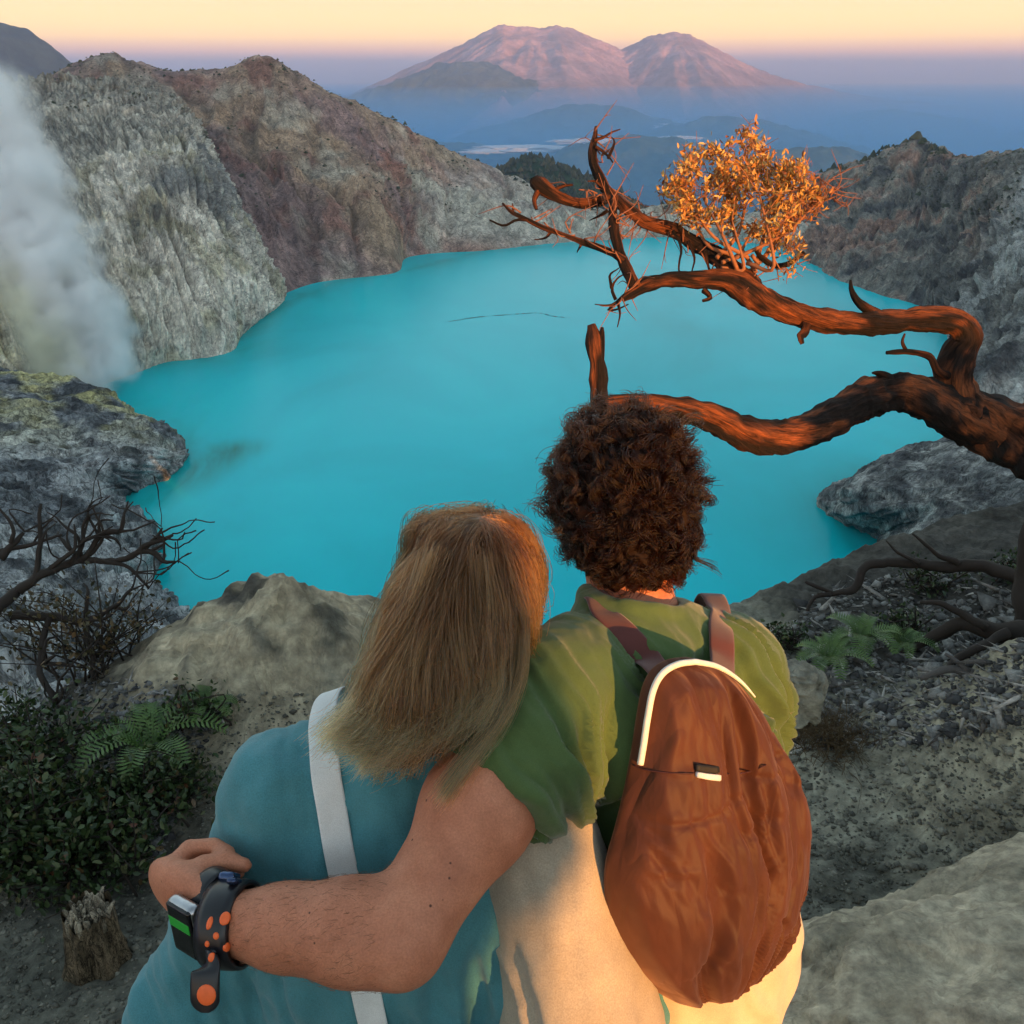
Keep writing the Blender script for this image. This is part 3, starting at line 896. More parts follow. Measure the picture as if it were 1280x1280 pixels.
# sulphurous steam: soft volumes that thin out from their axis
def steam(name, p0, p1, r0, r1, dens, nscale, seed, tint_):
    p0, p1 = np.array(p0, float), np.array(p1, float)
    L_ = np.linalg.norm(p1 - p0)
    nu, nv = 28, 12
    u, v = np.meshgrid(np.linspace(0, 2 * math.pi, nu, endpoint=False), np.linspace(0, 1, nv), indexing='ij')
    rr = (r0 + (r1 - r0) * v)
    V = np.stack([rr * np.cos(u), rr * np.sin(u), v * L_], -1).reshape(-1, 3)
    V = np.vstack([V, [0, 0, 0], [0, 0, L_]])
    F = grid_faces(nu, nv, True); j = np.arange(nu); j2 = (j + 1) % nu
    T = np.vstack([np.stack([np.full(nu, nu * nv), j2 * nv, j * nv], 1), np.stack([np.full(nu, nu * nv + 1), j * nv + nv - 1, j2 * nv + nv - 1], 1)])
    m = bpy.data.materials.new(name); m.use_nodes = True
    t = m.node_tree; t.nodes.clear()
    vo = node(t, "ShaderNodeOutputMaterial"); pv = node(t, "ShaderNodeVolumePrincipled", Anisotropy=0.1)
    pv.inputs["Color"].default_value = (*tint_, 1)
    tc = node(t, "ShaderNodeTexCoord"); co_ = tc.outputs["Object"]
    big = tex_noise(t, nscale * .45, 2, .5, co_); sub = node(t, "ShaderNodeVectorMath", operation='SUBTRACT')
    t.links.new(big.outputs["Color"], sub.inputs[0]); sub.inputs[1].default_value = (.5, .5, .5)
    sc = node(t, "ShaderNodeVectorMath", operation='SCALE'); sc.inputs["Scale"].default_value = (r0 + r1) * .75; t.links.new(sub.outputs[0], sc.inputs[0])
    wv = node(t, "ShaderNodeVectorMath", operation='ADD'); t.links.new(co_, wv.inputs[0]); t.links.new(sc.outputs[0], wv.inputs[1])
    sp = node(t, "ShaderNodeSeparateXYZ"); t.links.new(wv.outputs[0], sp.inputs[0])
    def M(op, a, b_=None, c_=None):
        n = node(t, "ShaderNodeMath", operation=op)
        for k_, x in enumerate((a, b_, c_)):
            if x is None: continue
            if isinstance(x, (int, float)): n.inputs[k_].default_value = x
            else: t.links.new(x, n.inputs[k_])
        return n.outputs[0]
    rad = M('SQRT', M('ADD', M('MULTIPLY', sp.outputs[0], sp.outputs[0]), M('MULTIPLY', sp.outputs[1], sp.outputs[1])))
    frac = M('DIVIDE', sp.outputs[2], L_)
    R_ = M('MULTIPLY_ADD', frac, r1 - r0, r0)
    fall = node(t, "ShaderNodeMapRange", interpolation_type='SMOOTHSTEP'); fall.inputs["From Min"].default_value = .82; fall.inputs["From Max"].default_value = .12
    t.links.new(M('DIVIDE', rad, R_), fall.inputs["Value"])
    det = tex_noise(t, nscale, 6, .62, co_, None, .8)
    dm_ = node(t, "ShaderNodeMapRange"); dm_.inputs["From Min"].default_value = .36; dm_.inputs["From Max"].default_value = .66; t.links.new(det.outputs["Fac"], dm_.inputs["Value"])
    ends = node(t, "ShaderNodeMapRange", interpolation_type='SMOOTHSTEP'); ends.inputs["From Min"].default_value = 1.0; ends.inputs["From Max"].default_value = .55; t.links.new(frac, ends.inputs["Value"])
    st_ = node(t, "ShaderNodeMapRange", interpolation_type='SMOOTHSTEP'); st_.inputs["From Min"].default_value = .0; st_.inputs["From Max"].default_value = .10; t.links.new(frac, st_.inputs["Value"])
    e_ = M('MULTIPLY', M('MULTIPLY_ADD', ends.outputs[0], .7, .3), st_.outputs[0])
    t.links.new(M('MULTIPLY', M('MULTIPLY', M('MULTIPLY', fall.outputs[0], dm_.outputs[0]), e_), dens), pv.inputs["Density"])
    t.links.new(pv.outputs[0], vo.inputs["Volume"])
    o = obj(name, V, [F, T], m)
    o.location = p0
    o.rotation_euler = Vector(p1 - p0).to_track_quat('Z', 'Y').to_euler()
    tag(o, kind="stuff")
steam("steam", P(150, 505, 632), P(-60, 110, 800), 33, 80, .44, .045, 1, (.97, .985, 1.0))
steam("sulphur_steam", P(95, 505, 622), P(20, 330, 690), 26, 50, .13, .06, 2, (.96, .97, .84))
# ------------------------------------------------------------------ cloth, skin and hair materials
def cloth_mat(name, color, rough=.85, weave=900, wb=.0006, vary=.12, sheen=.25, spec=.2):
    m, t, b = new_mat(name)
    tc = node(t, "ShaderNodeNewGeometry")
    n = tex_noise(t, 14, 5, .6, tc.outputs["Position"])
    w = tex_noise(t, weave, 2, .5, tc.outputs["Position"])
    c = ramp(t, n.outputs["Fac"], [(.3, tuple(v * (1 - vary) for v in color)), (.7, tuple(v * (1 + vary) for v in color))])
    c = mixc(t, c, ramp(t, w.outputs["Fac"], [(.3, (.8,) * 3), (.7, (1.15,) * 3)]), .8, 'MULTIPLY')
    t.links.new(c, b.inputs["Base Color"])
    b.inputs["Roughness"].default_value = rough
    b.inputs["Specular IOR Level"].default_value = spec
    b.inputs["Sheen Weight"].default_value = sheen
    bump(t, b, w.outputs["Fac"], .5, wb)
    return m
def plain_mat(name, color, rough=.6, metal=0, spec=.4, emit=None, es=0):
    m, t, b = new_mat(name)
    n = tex_noise(t, 60, 4, .6, node(t, "ShaderNodeNewGeometry").outputs["Position"])
    c = ramp(t, n.outputs["Fac"], [(.3, tuple(v * .85 for v in color)), (.7, tuple(min(1, v * 1.12) for v in color))])
    t.links.new(c, b.inputs["Base Color"])
    b.inputs["Roughness"].default_value = rough
    b.inputs["Metallic"].default_value = metal
    b.inputs["Specular IOR Level"].default_value = spec
    if emit:
        b.inputs["Emission Color"].default_value = (*emit, 1); b.inputs["Emission Strength"].default_value = es
    return m

skin_m, t, b = new_mat("tanned_skin")
pos = node(t, "ShaderNodeNewGeometry").outputs["Position"]
n1 = tex_noise(t, 22, 5, .6, pos); n2 = tex_noise(t, 420, 3, .6, pos); vor = node(t, "ShaderNodeTexVoronoi", Scale=38.0)
t.links.new(pos, vor.inputs["Vector"])
c = ramp(t, n1.outputs["Fac"], [(.3, (.42, .155, .085)), (.55, (.53, .212, .122)), (.75, (.60, .26, .155))])
c = mixc(t, c, ramp(t, n2.outputs["Fac"], [(.3, (.78, .74, .72)), (.65, (1.08, 1.05, 1.05))]), .8, 'MULTIPLY')
c = mixc(t, (.10, .035, .02), c, ramp(t, vor.outputs["Distance"], [(.045, (0, 0, 0)), (.075, (1, 1, 1))]))
t.links.new(c, b.inputs["Base Color"])
b.inputs["Roughness"].default_value = .55
b.inputs["Specular IOR Level"].default_value = .35
b.inputs["Subsurface Weight"].default_value = .08
b.inputs["Subsurface Radius"].default_value = (.012, .004, .002)
bump(t, b, n2.outputs["Fac"], .35, .0012)

def strand_mat(name, root_c, tip_c, a0, a1, rough=.30, rr=.35, rnd=.25, ior=1.5):
    m = bpy.data.materials.new(name); m.use_nodes = True
    t = m.node_tree; t.nodes.clear()
    out = node(t, "ShaderNodeOutputMaterial"); h = node(t, "ShaderNodeBsdfHairPrincipled")
    h.parametrization = 'COLOR'
    hi = node(t, "ShaderNodeHairInfo")
    mr = node(t, "ShaderNodeMapRange"); mr.inputs["From Min"].default_value = a0; mr.inputs["From Max"].default_value = a1
    t.links.new(hi.outputs["Intercept"], mr.inputs["Value"])
    c = mixc(t, root_c, tip_c, mr.outputs[0])
    v = ramp(t, hi.outputs["Random"], [(0, (.42, .40, .38)), (.55, (.95, .95, .95)), (.85, (1.35, 1.3, 1.25)), (1, (2.1, 2.0, 1.9))])
    c = mixc(t, c, v, 1.0, 'MULTIPLY')
    t.links.new(c, h.inputs["Color"])
    h.inputs["Roughness"].default_value = rough; h.inputs["Radial Roughness"].default_value = rr
    h.inputs["Random Roughness"].default_value = rnd; h.inputs["IOR"].default_value = ior
    t.links.new(h.outputs[0], out.inputs["Surface"])
    return m

def hair_mat(name, dark, light, rough=.42, tips=None):
    m, t, b = new_mat(name)
    g = node(t, "ShaderNodeNewGeometry")
    c = ramp(t, g.outputs["Random Per Island"], [(0, dark), (.55, tuple((a + c_) / 2 for a, c_ in zip(dark, light))), (1, light)])
    if tips:
        at = node(t, "ShaderNodeAttribute", attribute_name="tint")
        c = mixc(t, c, mixc(t, c, tips, .8), at.outputs["Fac"])
    t.links.new(c, b.inputs["Base Color"])
    b.inputs["Roughness"].default_value = rough
    b.inputs["Specular IOR Level"].default_value = .5
    b.inputs["Specular Tint"].default_value = (*[min(1, v * 3 + .3) for v in light], 1)
    return m

# ------------------------------------------------------------------ joints
mHEAD = P(783, 622, 1.38)
mNECK = P(795, 752, 1.36)
mSL, mSR = P(698, 866, 1.25), P(908, 838, 1.45)
mE = P(500, 1168, 1.05)
mW = P(300, 1155, 1.10)
mK = P(218, 1108, 1.17)
mPEL = P(852, 1225, 1.48)
mERr = mSR + np.array([.055, .05, -.29])
mWRr = mERr + np.array([-.08, .24, -.02])
wHEAD = P(574, 772, 1.26)
wNECK = P(505, 905, 1.27)
wSL, wSR = P(352, 985, 1.25), P(590, 975, 1.27)
wEL = P(246, 1258, 1.33)
wER = P(722, 1310, 1.27)
wPEL = P(490, 1295, 1.42)
mCH = (mSL + mSR) / 2 + np.array([.01, .0, -.13])
wCH = (wSL + wSR) / 2 + np.array([0, .01, -.13])
mAX = (mSR - mSL) / np.linalg.norm(mSR - mSL)
wAX = (wSR - wSL) / np.linalg.norm(wSR - wSL)
def axes(ax):
    x = ax; y = np.cross([0, 0, 1], x); y /= np.linalg.norm(y)
    return np.stack([x, y, np.cross(x, y)], 1)
mR, wR = axes(mAX), axes(wAX)

def man_core(p, g):
    d = s_ell(p, mCH, (.175 + g, .105 + g, .20 + g), mR)
    d = smin(d, s_ell(p, mCH * .45 + mPEL * .55 + [0, .01, .02], (.150 + g, .100 + g, .20 + g), mR), .08)
    d = smin(d, s_ell(p, mPEL, (.165 + g, .115 + g, .14 + g), mR), .06)
    base = mNECK + np.array([0, .0, -.06])
    d = smin(d, s_cone(p, base, mSL, .055 + g, .062 + g), .05)
    d = smin(d, s_cone(p, base, mSR, .055 + g, .062 + g), .05)
    return d
def chain(p, d, pts, rs, k):
    for a, b, ra, rb in zip(pts[:-1], pts[1:], rs[:-1], rs[1:]):
        d = smin(d, s_cone(p, a, b, ra, rb), k)
    return d
arm_dir = (mW - mE) / np.linalg.norm(mW - mE)
pal = (mK - mW) / np.linalg.norm(mK - mW)
across = np.cross(pal, (mK + (0, .2, 0) - mK)); across = np.cross(pal, np.array([.35, .9, .1])); across /= np.linalg.norm(across)
if across[2] < 0: across = -across
inward = np.cross(across, pal); inward /= np.linalg.norm(inward)
if inward[1] < 0: inward = -inward
finger_chains = []
for i, (o, ln) in enumerate(zip((.026, .008, -.010, -.027), (.98, 1.06, 1.0, .8))):
    k0 = mK + across * o
    k1 = k0 + (pal * .12 + inward * .95 + across * .02) * .040 * ln
    k2 = k1 + (inward * .55 - pal * .85 - across * .02) * .032 * ln
    k3 = k2 + (inward * .05 - pal * 1.0 - across * .05) * .026 * ln
    finger_chains.append((mW * .55 + mK * .45 + across * o * .6, k0, k1, k2, k3))
th0 = mW * .30 + mK * .70 + across * .026
thumb = (th0, th0 + across * .002 - pal * .002 + inward * .026, th0 + across * .000 - pal * .022 + inward * .044, th0 - across * .004 - pal * .044 + inward * .052)
def man_body(p):
    d = man_core(p, -.012)
    hc = mHEAD + np.array([0, .01, .0])
    d2 = s_ell(p, hc, (.076, .098, .112))
    d2 = smin(d2, s_ell(p, hc + [0, .055, -.075], (.052, .05, .055)), .05)
    d2 = smin(d2, s_cone(p, hc + [0, .108, -.012], hc + [0, .122, -.038], .010, .015), .02)        # nose
    d2 = smin(d2, s_ell(p, hc + [0, .094, -.070], (.026, .014, .010)), .012)                       # mouth
    for sx_ in (-1, 1):
        d2 = smin(d2, s_ell(p, hc + [sx_ * .080, -.002, -.012], (.010, .022, .032)), .012)         # ears
        d2 = smax(d2, -s_ell(p, hc + [sx_ * .033, .104, .012], (.018, .012, .011)), .012)          # eye sockets
        d2 = smin(d2, s_ell(p, hc + [sx_ * .033, .092, .012], (.012, .010, .009)), .003)
    d2 = smin(d2, s_cone(p, hc + [0, -.02, -.06], mNECK + [0, 0, -.07], .058, .066), .04)
    d = smin(d, d2, .04)
    mid = mSL * .45 + mE * .55
    arm = s_cone(p, mSL, mid, .064, .060)
    arm = smin(arm, s_cone(p, mid, mE, .060, .047), .03)
    arm = smin(arm, s_ell(p, mid + (mSL - mE) * .05 + np.array([-.012, -.012, .018]), (.052, .052, .056)), .04)   # biceps
    tip = mE + (mE - mSL * .5 - mW * .5) / np.linalg.norm(mE - mSL * .5 - mW * .5) * .024
    arm = smin(arm, s_ell(p, tip, (.026, .026, .026)), .028)                                                      # elbow
    f1 = mE * .70 + mW * .30
    arm = smin(arm, s_cone(p, mE, f1, .046, .052), .03)
    f2 = mE * .3 + mW * .7
    arm = smin(arm, s_cone(p, f1, f2, .052, .042), .03)
    arm = smin(arm, s_cone(p, f2, mW, .042, .036), .03)
    d = smin(d, arm, .03)
    h = s_flat(p, mW, mW * .25 + mK * .75, .036, .044, inward, .55)
    h = smin(h, s_flat(p, mW * .4 + mK * .6, mK, .040, .040, inward, .50), .02)
    d = smin(d, h, .02)
    for i, ch in enumerate(finger_chains):
        rr = .0102 if i < 3 else .009
        d = smin(d, chain(p, np.full(len(p), 9.0), ch, (rr + .001, rr + .0016, rr, rr - .0005, rr - .0015), .003), .005)
    d = smin(d, chain(p, np.full(len(p), 9.0), thumb, (.014, .0125, .0115, .0095), .004), .012)
    ra = s_cone(p, mSR, mERr, .058, .047)
    ra = smin(ra, s_cone(p, mERr, mWRr, .047, .030), .03)
    rd = (mWRr - mERr) / np.linalg.norm(mWRr - mERr)
    ra = smin(ra, s_flat(p, mWRr, mWRr + rd * .09, .030, .036, (1, 0, .2), .6), .02)
    for q in range(4):
        k0 = mWRr + rd * .09 + np.array([0, 0, (1.5 - q) * .019])
        k1 = k0 + rd * .035 + np.array([-.012, 0, 0]); k2 = k1 + rd * .012 + np.array([-.032, 0, 0])
        ra = smin(ra, chain(p, np.full(len(p), 9.0), (k0 - rd * .02, k0, k1, k2), (.010, .010, .0095, .008), .003), .005)
    k0 = mWRr + rd * .03 + np.array([0, 0, .026])
    ra = smin(ra, chain(p, np.full(len(p), 9.0), (k0, k0 + rd * .035 + [-.01, 0, .016], k0 + rd * .06 + [-.028, 0, .014]), (.013, .012, .009), .004), .01)
    return smin(d, ra, .03)

# t-shirt
sl_end = mSL * .53 + mE * .47
sl_dir = (mE - mSL) / np.linalg.norm(mE - mSL)
sr_end = mSR * .40 + mERr * .60
sr_dir = (mERr - mSR) / np.linalg.norm(mERr - mSR)
def man_shirt(p):
    d = man_core(p, .012)
    # loose hang at the sides and back
    d = smin(d, s_ell(p, mCH * .5 + mPEL * .5 + [0, -.01, 0], (.175, .125, .27), mR), .07)
    slv = smin(s_cone(p, mSL + [0, 0, .0], sl_end, .078, .075), s_cone(p, mSL * .6 + mCH * .4, sl_end * .6 + mSL * .4 - [0, 0, .02], .07, .075), .05)
    slv = smax(slv, (p - sl_end) @ sl_dir, .006)
    d = smin(d, slv, .05)
    srv = s_cone(p, mSR, sr_end + sr_dir * .03, .070, .076)
    srv = smax(srv, (p - sr_end) @ sr_dir, .006)
    d = smin(d, srv, .05)
    # collar
    col = s_cone(p, mNECK + [0, .0, -.05], mNECK + [0, .005, .012], .082, .070)
    d = smin(d, col, .03)
    top = mNECK + np.array([0, 0, .004])
    cn = np.array([.10, .38, .92]); cn /= np.linalg.norm(cn)
    d = smax(d, (p - top) @ cn - .004 - .02 * 0, .006)
    hole = s_cone(p, mNECK + [0, .01, -.05], mNECK + [0, .015, .10], .060, .064)
    d = smax(d, -hole, .006)
    d = smax(d, (mPEL[2] + .165) - p[:, 2], .006)
    return d
def woman_core(p, g):
    d = s_ell(p, wCH, (.150 + g, .095 + g, .19 + g), wR)
    d = smin(d, s_ell(p, wCH * .45 + wPEL * .55, (.125 + g, .090 + g, .19 + g), wR), .08)
    d = smin(d, s_ell(p, wPEL, (.165 + g, .120 + g, .15 + g), wR), .06)
    base = wNECK + np.array([0, 0, -.05])
    d = smin(d, s_cone(p, base, wSL, .045 + g, .052 + g), .06)
    d = smin(d, s_cone(p, base, wSR, .045 + g, .052 + g), .06)
    return d
wWL = wEL + np.array([.15, .19, .03]); wWR = wER + np.array([.16, .16, .02])
def woman_body(p):
    d = woman_core(p, -.01)
    hc = wHEAD
    up = np.array([.30, .02, .95]); up /= np.linalg.norm(up)
    R = np.stack([np.cross([0, 1, 0], up) / np.linalg.norm(np.cross([0, 1, 0], up)), np.array([0, 1.0, 0]), up], 1)
    def L_(x, y, z): return hc + R @ np.array([x, y, z])
    d2 = s_ell(p, hc, (.072, .092, .106), R)
    d2 = smin(d2, s_ell(p, L_(0, .05, -.07), (.046, .045, .05), R), .05)
    d2 = smin(d2, s_cone(p, L_(0, .100, -.012), L_(0, .112, -.034), .009, .013), .02)
    d2 = smin(d2, s_ell(p, L_(0, .086, -.066), (.024, .013, .010), R), .012)
    for q in (-1, 1):
        d2 = smin(d2, s_ell(p, L_(q * .075, -.002, -.012), (.009, .020, .029), R), .012)
        d2 = smax(d2, -s_ell(p, L_(q * .031, .098, .012), (.017, .012, .011), R), .012)
        d2 = smin(d2, s_ell(p, L_(q * .031, .087, .012), (.011, .009, .009), R), .003)
    d2 = smin(d2, s_cone(p, L_(0, -.015, -.06), wNECK + [0, 0, -.06], .050, .055), .04)
    d = smin(d, d2, .04)
    for S, E, W in ((wSL, wEL, wWL), (wSR, wER, wWR)):
        a = smin(s_cone(p, S, E, .048, .040), s_cone(p, E, W, .040, .026), .03)
        rd = (W - E) / np.linalg.norm(W - E)
        a = smin(a, s_flat(p, W, W + rd * .075, .026, .031, (0, 0, 1), .6), .02)
        sd = np.cross(rd, [0, 0, 1]); sd /= np.linalg.norm(sd)
        for q in range(4):
            k0 = W + rd * .075 + sd * (1.5 - q) * .017
            k1 = k0 + rd * .034 - np.array([0, 0, .010]); k2 = k1 + rd * .02 - np.array([0, 0, .024])
            a = smin(a, chain(p, np.full(len(p), 9.0), (k0 - rd * .02, k0, k1, k2), (.009, .009, .0082, .007), .003), .005)
        k0 = W + rd * .02 + sd * .025
        a = smin(a, chain(p, np.full(len(p), 9.0), (k0, k0 + rd * .03 + sd * .018, k0 + rd * .055 + sd * .02 - [0, 0, .012]), (.011, .0105, .008), .004), .01)
        d = smin(d, a, .03)
    return d
wl_end = wEL + (wWL - wEL) * .75; wr_end = wER + (wWR - wER) * .75
def woman_shirt(p):
    d = woman_core(p, .018)
    d = smin(d, s_ell(p, wCH * .5 + wPEL * .5 + [0, -.015, 0], (.19, .13, .30), wR), .08)
    d = smin(d, s_ell(p, wPEL + [-.02, -.005, -.10], (.205, .165, .20), wR), .09)
    for S, E, Wd, r0, r1 in ((wSL, wEL, wl_end, .058, .070), (wSR, wER, wr_end, .072, .090)):
        a = s_cone(p, S, E, r0, r1)
        a = smin(a, s_cone(p, E, Wd, r1 - .004, .060), .05)
        wd = (Wd - E) / np.linalg.norm(Wd - E)
        a = smax(a, (p - Wd) @ wd, .006)
        d = smin(d, a, .045)
    hole = s_cone(p, wNECK + [0, .01, -.04], wNECK + [0, .02, .12], .056, .066)
    d = smax(d, -hole, .006)
    d = smax(d, (wPEL[2] - .20) - p[:, 2], .006)
    return d
def trousers(pel, R, spread, half):
    c = np.asarray(pel)
    def f(p):
        d = s_ell(p, c + [0, 0, .05], (.194, .152, .23), R)
        for q in (-1, 1):
            hip = c + R @ np.array([q * .085, 0, -.05])
            knee = np.array([c[0] + q * spread, c[1] + .02, .50])
            ank = np.array([c[0] + q * spread * 1.15, c[1] - .01, .10])
            l = smin(s_cone(p, hip, knee, .098, .075), s_cone(p, knee, ank, .075, .062), .04)
            d = smin(d, l, .035)
        d = smax(d, p[:, 2] - (c[2] + .205), .006)
        d = smax(d, .045 - p[:, 2], .006)
        return d
    return f

def folds(V, Fc, fld):
    """push a cloth surface along its own normals"""
    me = mesh_data("tmp", V, Fc)
    nr = np.empty(len(V) * 3, dtype=np.float32); me.vertices.foreach_get("normal", nr)
    bpy.data.meshes.remove(me)
    nr = nr.reshape(-1, 3).astype(float)
    return V + nr * fld(V, nr)[:, None], nr

def bb(pts, m):
    pts = np.array(pts)
    return pts.min(0) - m, pts.max(0) + m

H = 0.006
man = empty("person", (mPEL[0], mPEL[1], 0))
tag(man, "person with dark curly hair in green t-shirt, one arm round the other's back", "person", "the two people at the rim")
lo, hi = bb([mHEAD + [0, 0, .02], mPEL, mE, mW, mK, mWRr + [0, .14, 0], mERr], .15)
V, Fc = surface(man_body, lo, hi, H * .8)
V = mesh_smooth(V, Fc, 2, .4)
obj("body", V, Fc, skin_m, man)
# fine hair on the forearm
rb = np.random.default_rng(21)
me_ = mesh_data("tmp", V, Fc); nn_ = np.empty(len(V) * 3, dtype=np.float32); me_.vertices.foreach_get("normal", nn_); bpy.data.meshes.remove(me_)
nn_ = nn_.reshape(-1, 3).astype(float)
tt_ = ((V - mE) @ (mW - mE)) / ((mW - mE) @ (mW - mE)); dd_ = np.linalg.norm(V - mE - np.clip(tt_, 0, 1)[:, None] * (mW - mE), axis=1)
ok_ = np.where((tt_ > .02) & (tt_ < .93) & (dd_ < .075))[0]
ii_ = rb.choice(ok_, 1900)
L_ = rb.uniform(.005, .013, len(ii_))[:, None, None]; sq = np.linspace(0, 1, 5)[None, :, None]
dr = (mW - mE) / np.linalg.norm(mW - mE) * .8 + rb.normal(size=(len(ii_), 3)) * .35 + nn_[ii_] * .22 + np.array([0, 0, -.35])
dr = dr - nn_[ii_] * ((dr * nn_[ii_]).sum(1) - .25)[:, None]
pa_ = V[ii_][:, None] + rb.normal(size=(len(ii_), 1, 3)) * .0015 + dr[:, None] * L_ * sq - nn_[ii_][:, None] * (L_ * sq ** 2 * .25)
HV, HF = strands(pa_, .00016, .00006)
obj("arm_hair", HV, HF, plain_mat("fine_dark_hair", (.17, .08, .04), .5), man)["kind"] = "stuff"

tee_m = cloth_mat("green_cotton", (.074, .122, .040), vary=.12)
def tee_folds(V, nr):
    u, w = (V - mCH) @ mR[:, 0], (V - mCH) @ mR[:, 2]
    back = sstep(.15, -.25, nr[:, 1])
    out = 0.0
    for (cu, cw, sg, sd0) in ((-.165, -.09, -1, 0.0), (.20, -.06, 1, 9.0)):          # creases run into the armpits
        du, dw = (u - cu) * -sg, w - cw
        r = np.hypot(du, dw); th = np.arctan2(dw, du) + .10 * fbm(V * 8 + sd0, 2)
        cre = ridged(np.stack([th * 4.6 + sd0, r * 1.6, 0 * r + sd0], -1), 2, .5)
        cre = sstep(.1, 1.3, cre) ** 1.3 - .3 + .55 * (sstep(.2, 1.1, ridged(np.stack([th * 10 + sd0, r * 2.2, 0 * r + sd0 + 4], -1), 2, .4)) - .4)
        env = sstep(.06, .15, r) * (1 - sstep(.20, .38, r)) * sstep(-1.4, -.7, th) * (.35 + .65 * sstep(-.35, .25, fbm(V * 6 + sd0 + 3, 2)))
        out = out + .032 * cre * env
    # cowl folds below the collar at the back
    q = V - (mNECK + np.array([.02, -.07, -.03]))
    cu_, cw_ = q @ mR[:, 0], q @ mR[:, 2]
    sag = cw_ - 5.5 * (cu_ - .015) ** 2
    cow = ridged(np.stack([sag * 21 + .5 * fbm(V * 8, 2), cu_ * 2.5, 0 * cu_], -1), 2, .5)
    out = out + .022 * (sstep(.1, 1.2, cow) ** 1.3 - .3) * sstep(.14, .05, np.abs(cu_)) * sstep(-.17, -.11, cw_) * sstep(.06, .0, cw_) * back
    ver = ridged(np.stack([u * 15 + .6 * fbm(V * 5, 2), w * 2.0, 0 * u + 4], -1), 3, .5)
    out = out + .022 * (sstep(.1, 1.2, ver) ** 1.3 - .3) * sstep(.0, -.16, w)
    # sleeves: creases round the arm
    ls = (V - mSL) @ sl_dir
    nearl = np.exp(-(np.linalg.norm(V - (mSL * .5 + sl_end * .5), axis=1) / .11) ** 2)
    out = out + .006 * (ridged(np.stack([ls * 16 + u * 9, w * 4, 0 * u + 6], -1), 2, .5) - .6) * nearl
    out = out + .004 * fbm(V * np.array([9, 9, 5]) + 2, 3) + .0016 * fbm(V * 34, 3)
    # sleeve hem
    s = np.abs((V - sl_end) @ sl_dir + .018)
    out -= .0012 * np.exp(-(s / .003) ** 2) * (np.linalg.norm(V - sl_end, axis=1) < .12)
    return out
lo, hi = bb([mNECK + [0, 0, .03], mPEL, sl_end, sr_end, mSL, mSR], .13)
V, Fc = surface(man_shirt, lo, hi, H * .8)
V = mesh_smooth(V, Fc, 2, .5)
V, _ = folds(V, Fc, tee_folds)
o = obj("t_shirt", V, Fc, tee_m, man)

pants_m = cloth_mat("beige_cotton", (.62, .50, .34))
def pant_folds(V, nr):
    return .007 * fbm(V * np.array([9, 9, 4]) + 12, 3) + .004 * np.sin(V[:, 0] * 70 + V[:, 2] * 35 + 5 * fbm(V * 7, 2)) * sstep(.55, .9, V[:, 2])
for who, pel, R_, nm in ((man, mPEL, mR, "m"),):
    fn = trousers(pel, R_, .10, 0)
    lo, hi = bb([pel + [.22, .18, .22], pel - [.22, .18, 0], [pel[0], pel[1], .03]], .06)
    V, Fc = surface(fn, lo, hi, .009)
    V = mesh_smooth(V, Fc, 2, .5)
    V, _ = folds(V, Fc, pant_folds)
    obj("trousers", V, Fc, pants_m, who)

woman = empty("person", (wPEL[0], wPEL[1], 0))
tag(woman, "person with long blond hair in loose teal shirt, head leaning on the other's shoulder", "person", "the two people at the rim")
lo, hi = bb([wHEAD + [0, 0, .02], wPEL, wEL, wER, wWL, wWR + [.05, .1, 0]], .15)
V, Fc = surface(woman_body, lo, hi, H)
V = mesh_smooth(V, Fc, 2, .4)
obj("body", V, Fc, skin_m, woman)
shirt_m = cloth_mat("teal_grey_cotton", (.066, .225, .265), weave=600, wb=.001)
def shirt_folds(V, nr):
    sl = (V - wSL) @ np.array([0, 0, 1.0])
    out = .015 * fbm(V * np.array([7, 7, 3.2]) + 31, 3) + .020 * (sstep(-.1, 1.2, ridged(np.stack([V[:, 0] * 11 + V[:, 1] * 5 + .5 * fbm(V * 4, 2), V[:, 2] * 2.2 + V[:, 0] * 2, 0 * V[:, 0] + 14], -1), 3, .5)) - .5) * (.35 + .65 * sstep(.10, -.05, V[:, 2] - wCH[2])) + .0030 * fbm(V * 22 + 4, 3)
    v = np.sin(V[:, 0] * 52 + V[:, 1] * 14 + 5 * fbm(V * np.array([5, 5, 2.2]) + 8, 3)) * sstep(.03, -.16, V[:, 2] - wCH[2])
    out += .0065 * v
    # drag lines where the arm presses
    seam = np.abs((V - (wSL + [.035, 0, 0])) @ np.array([.96, .0, .28]))
    out -= .0025 * np.exp(-(seam / .004) ** 2) * (V[:, 2] > wSL[2] - .13)
    return out
lo, hi = bb([wNECK, wPEL - [0, 0, .2], wEL, wER, wl_end, wr_end, wSL, wSR], .15)
V, Fc = surface(woman_shirt, lo, hi, H)
V = mesh_smooth(V, Fc, 2, .5)
V, _ = folds(V, Fc, shirt_folds)
obj("shirt", V, Fc, shirt_m, woman)
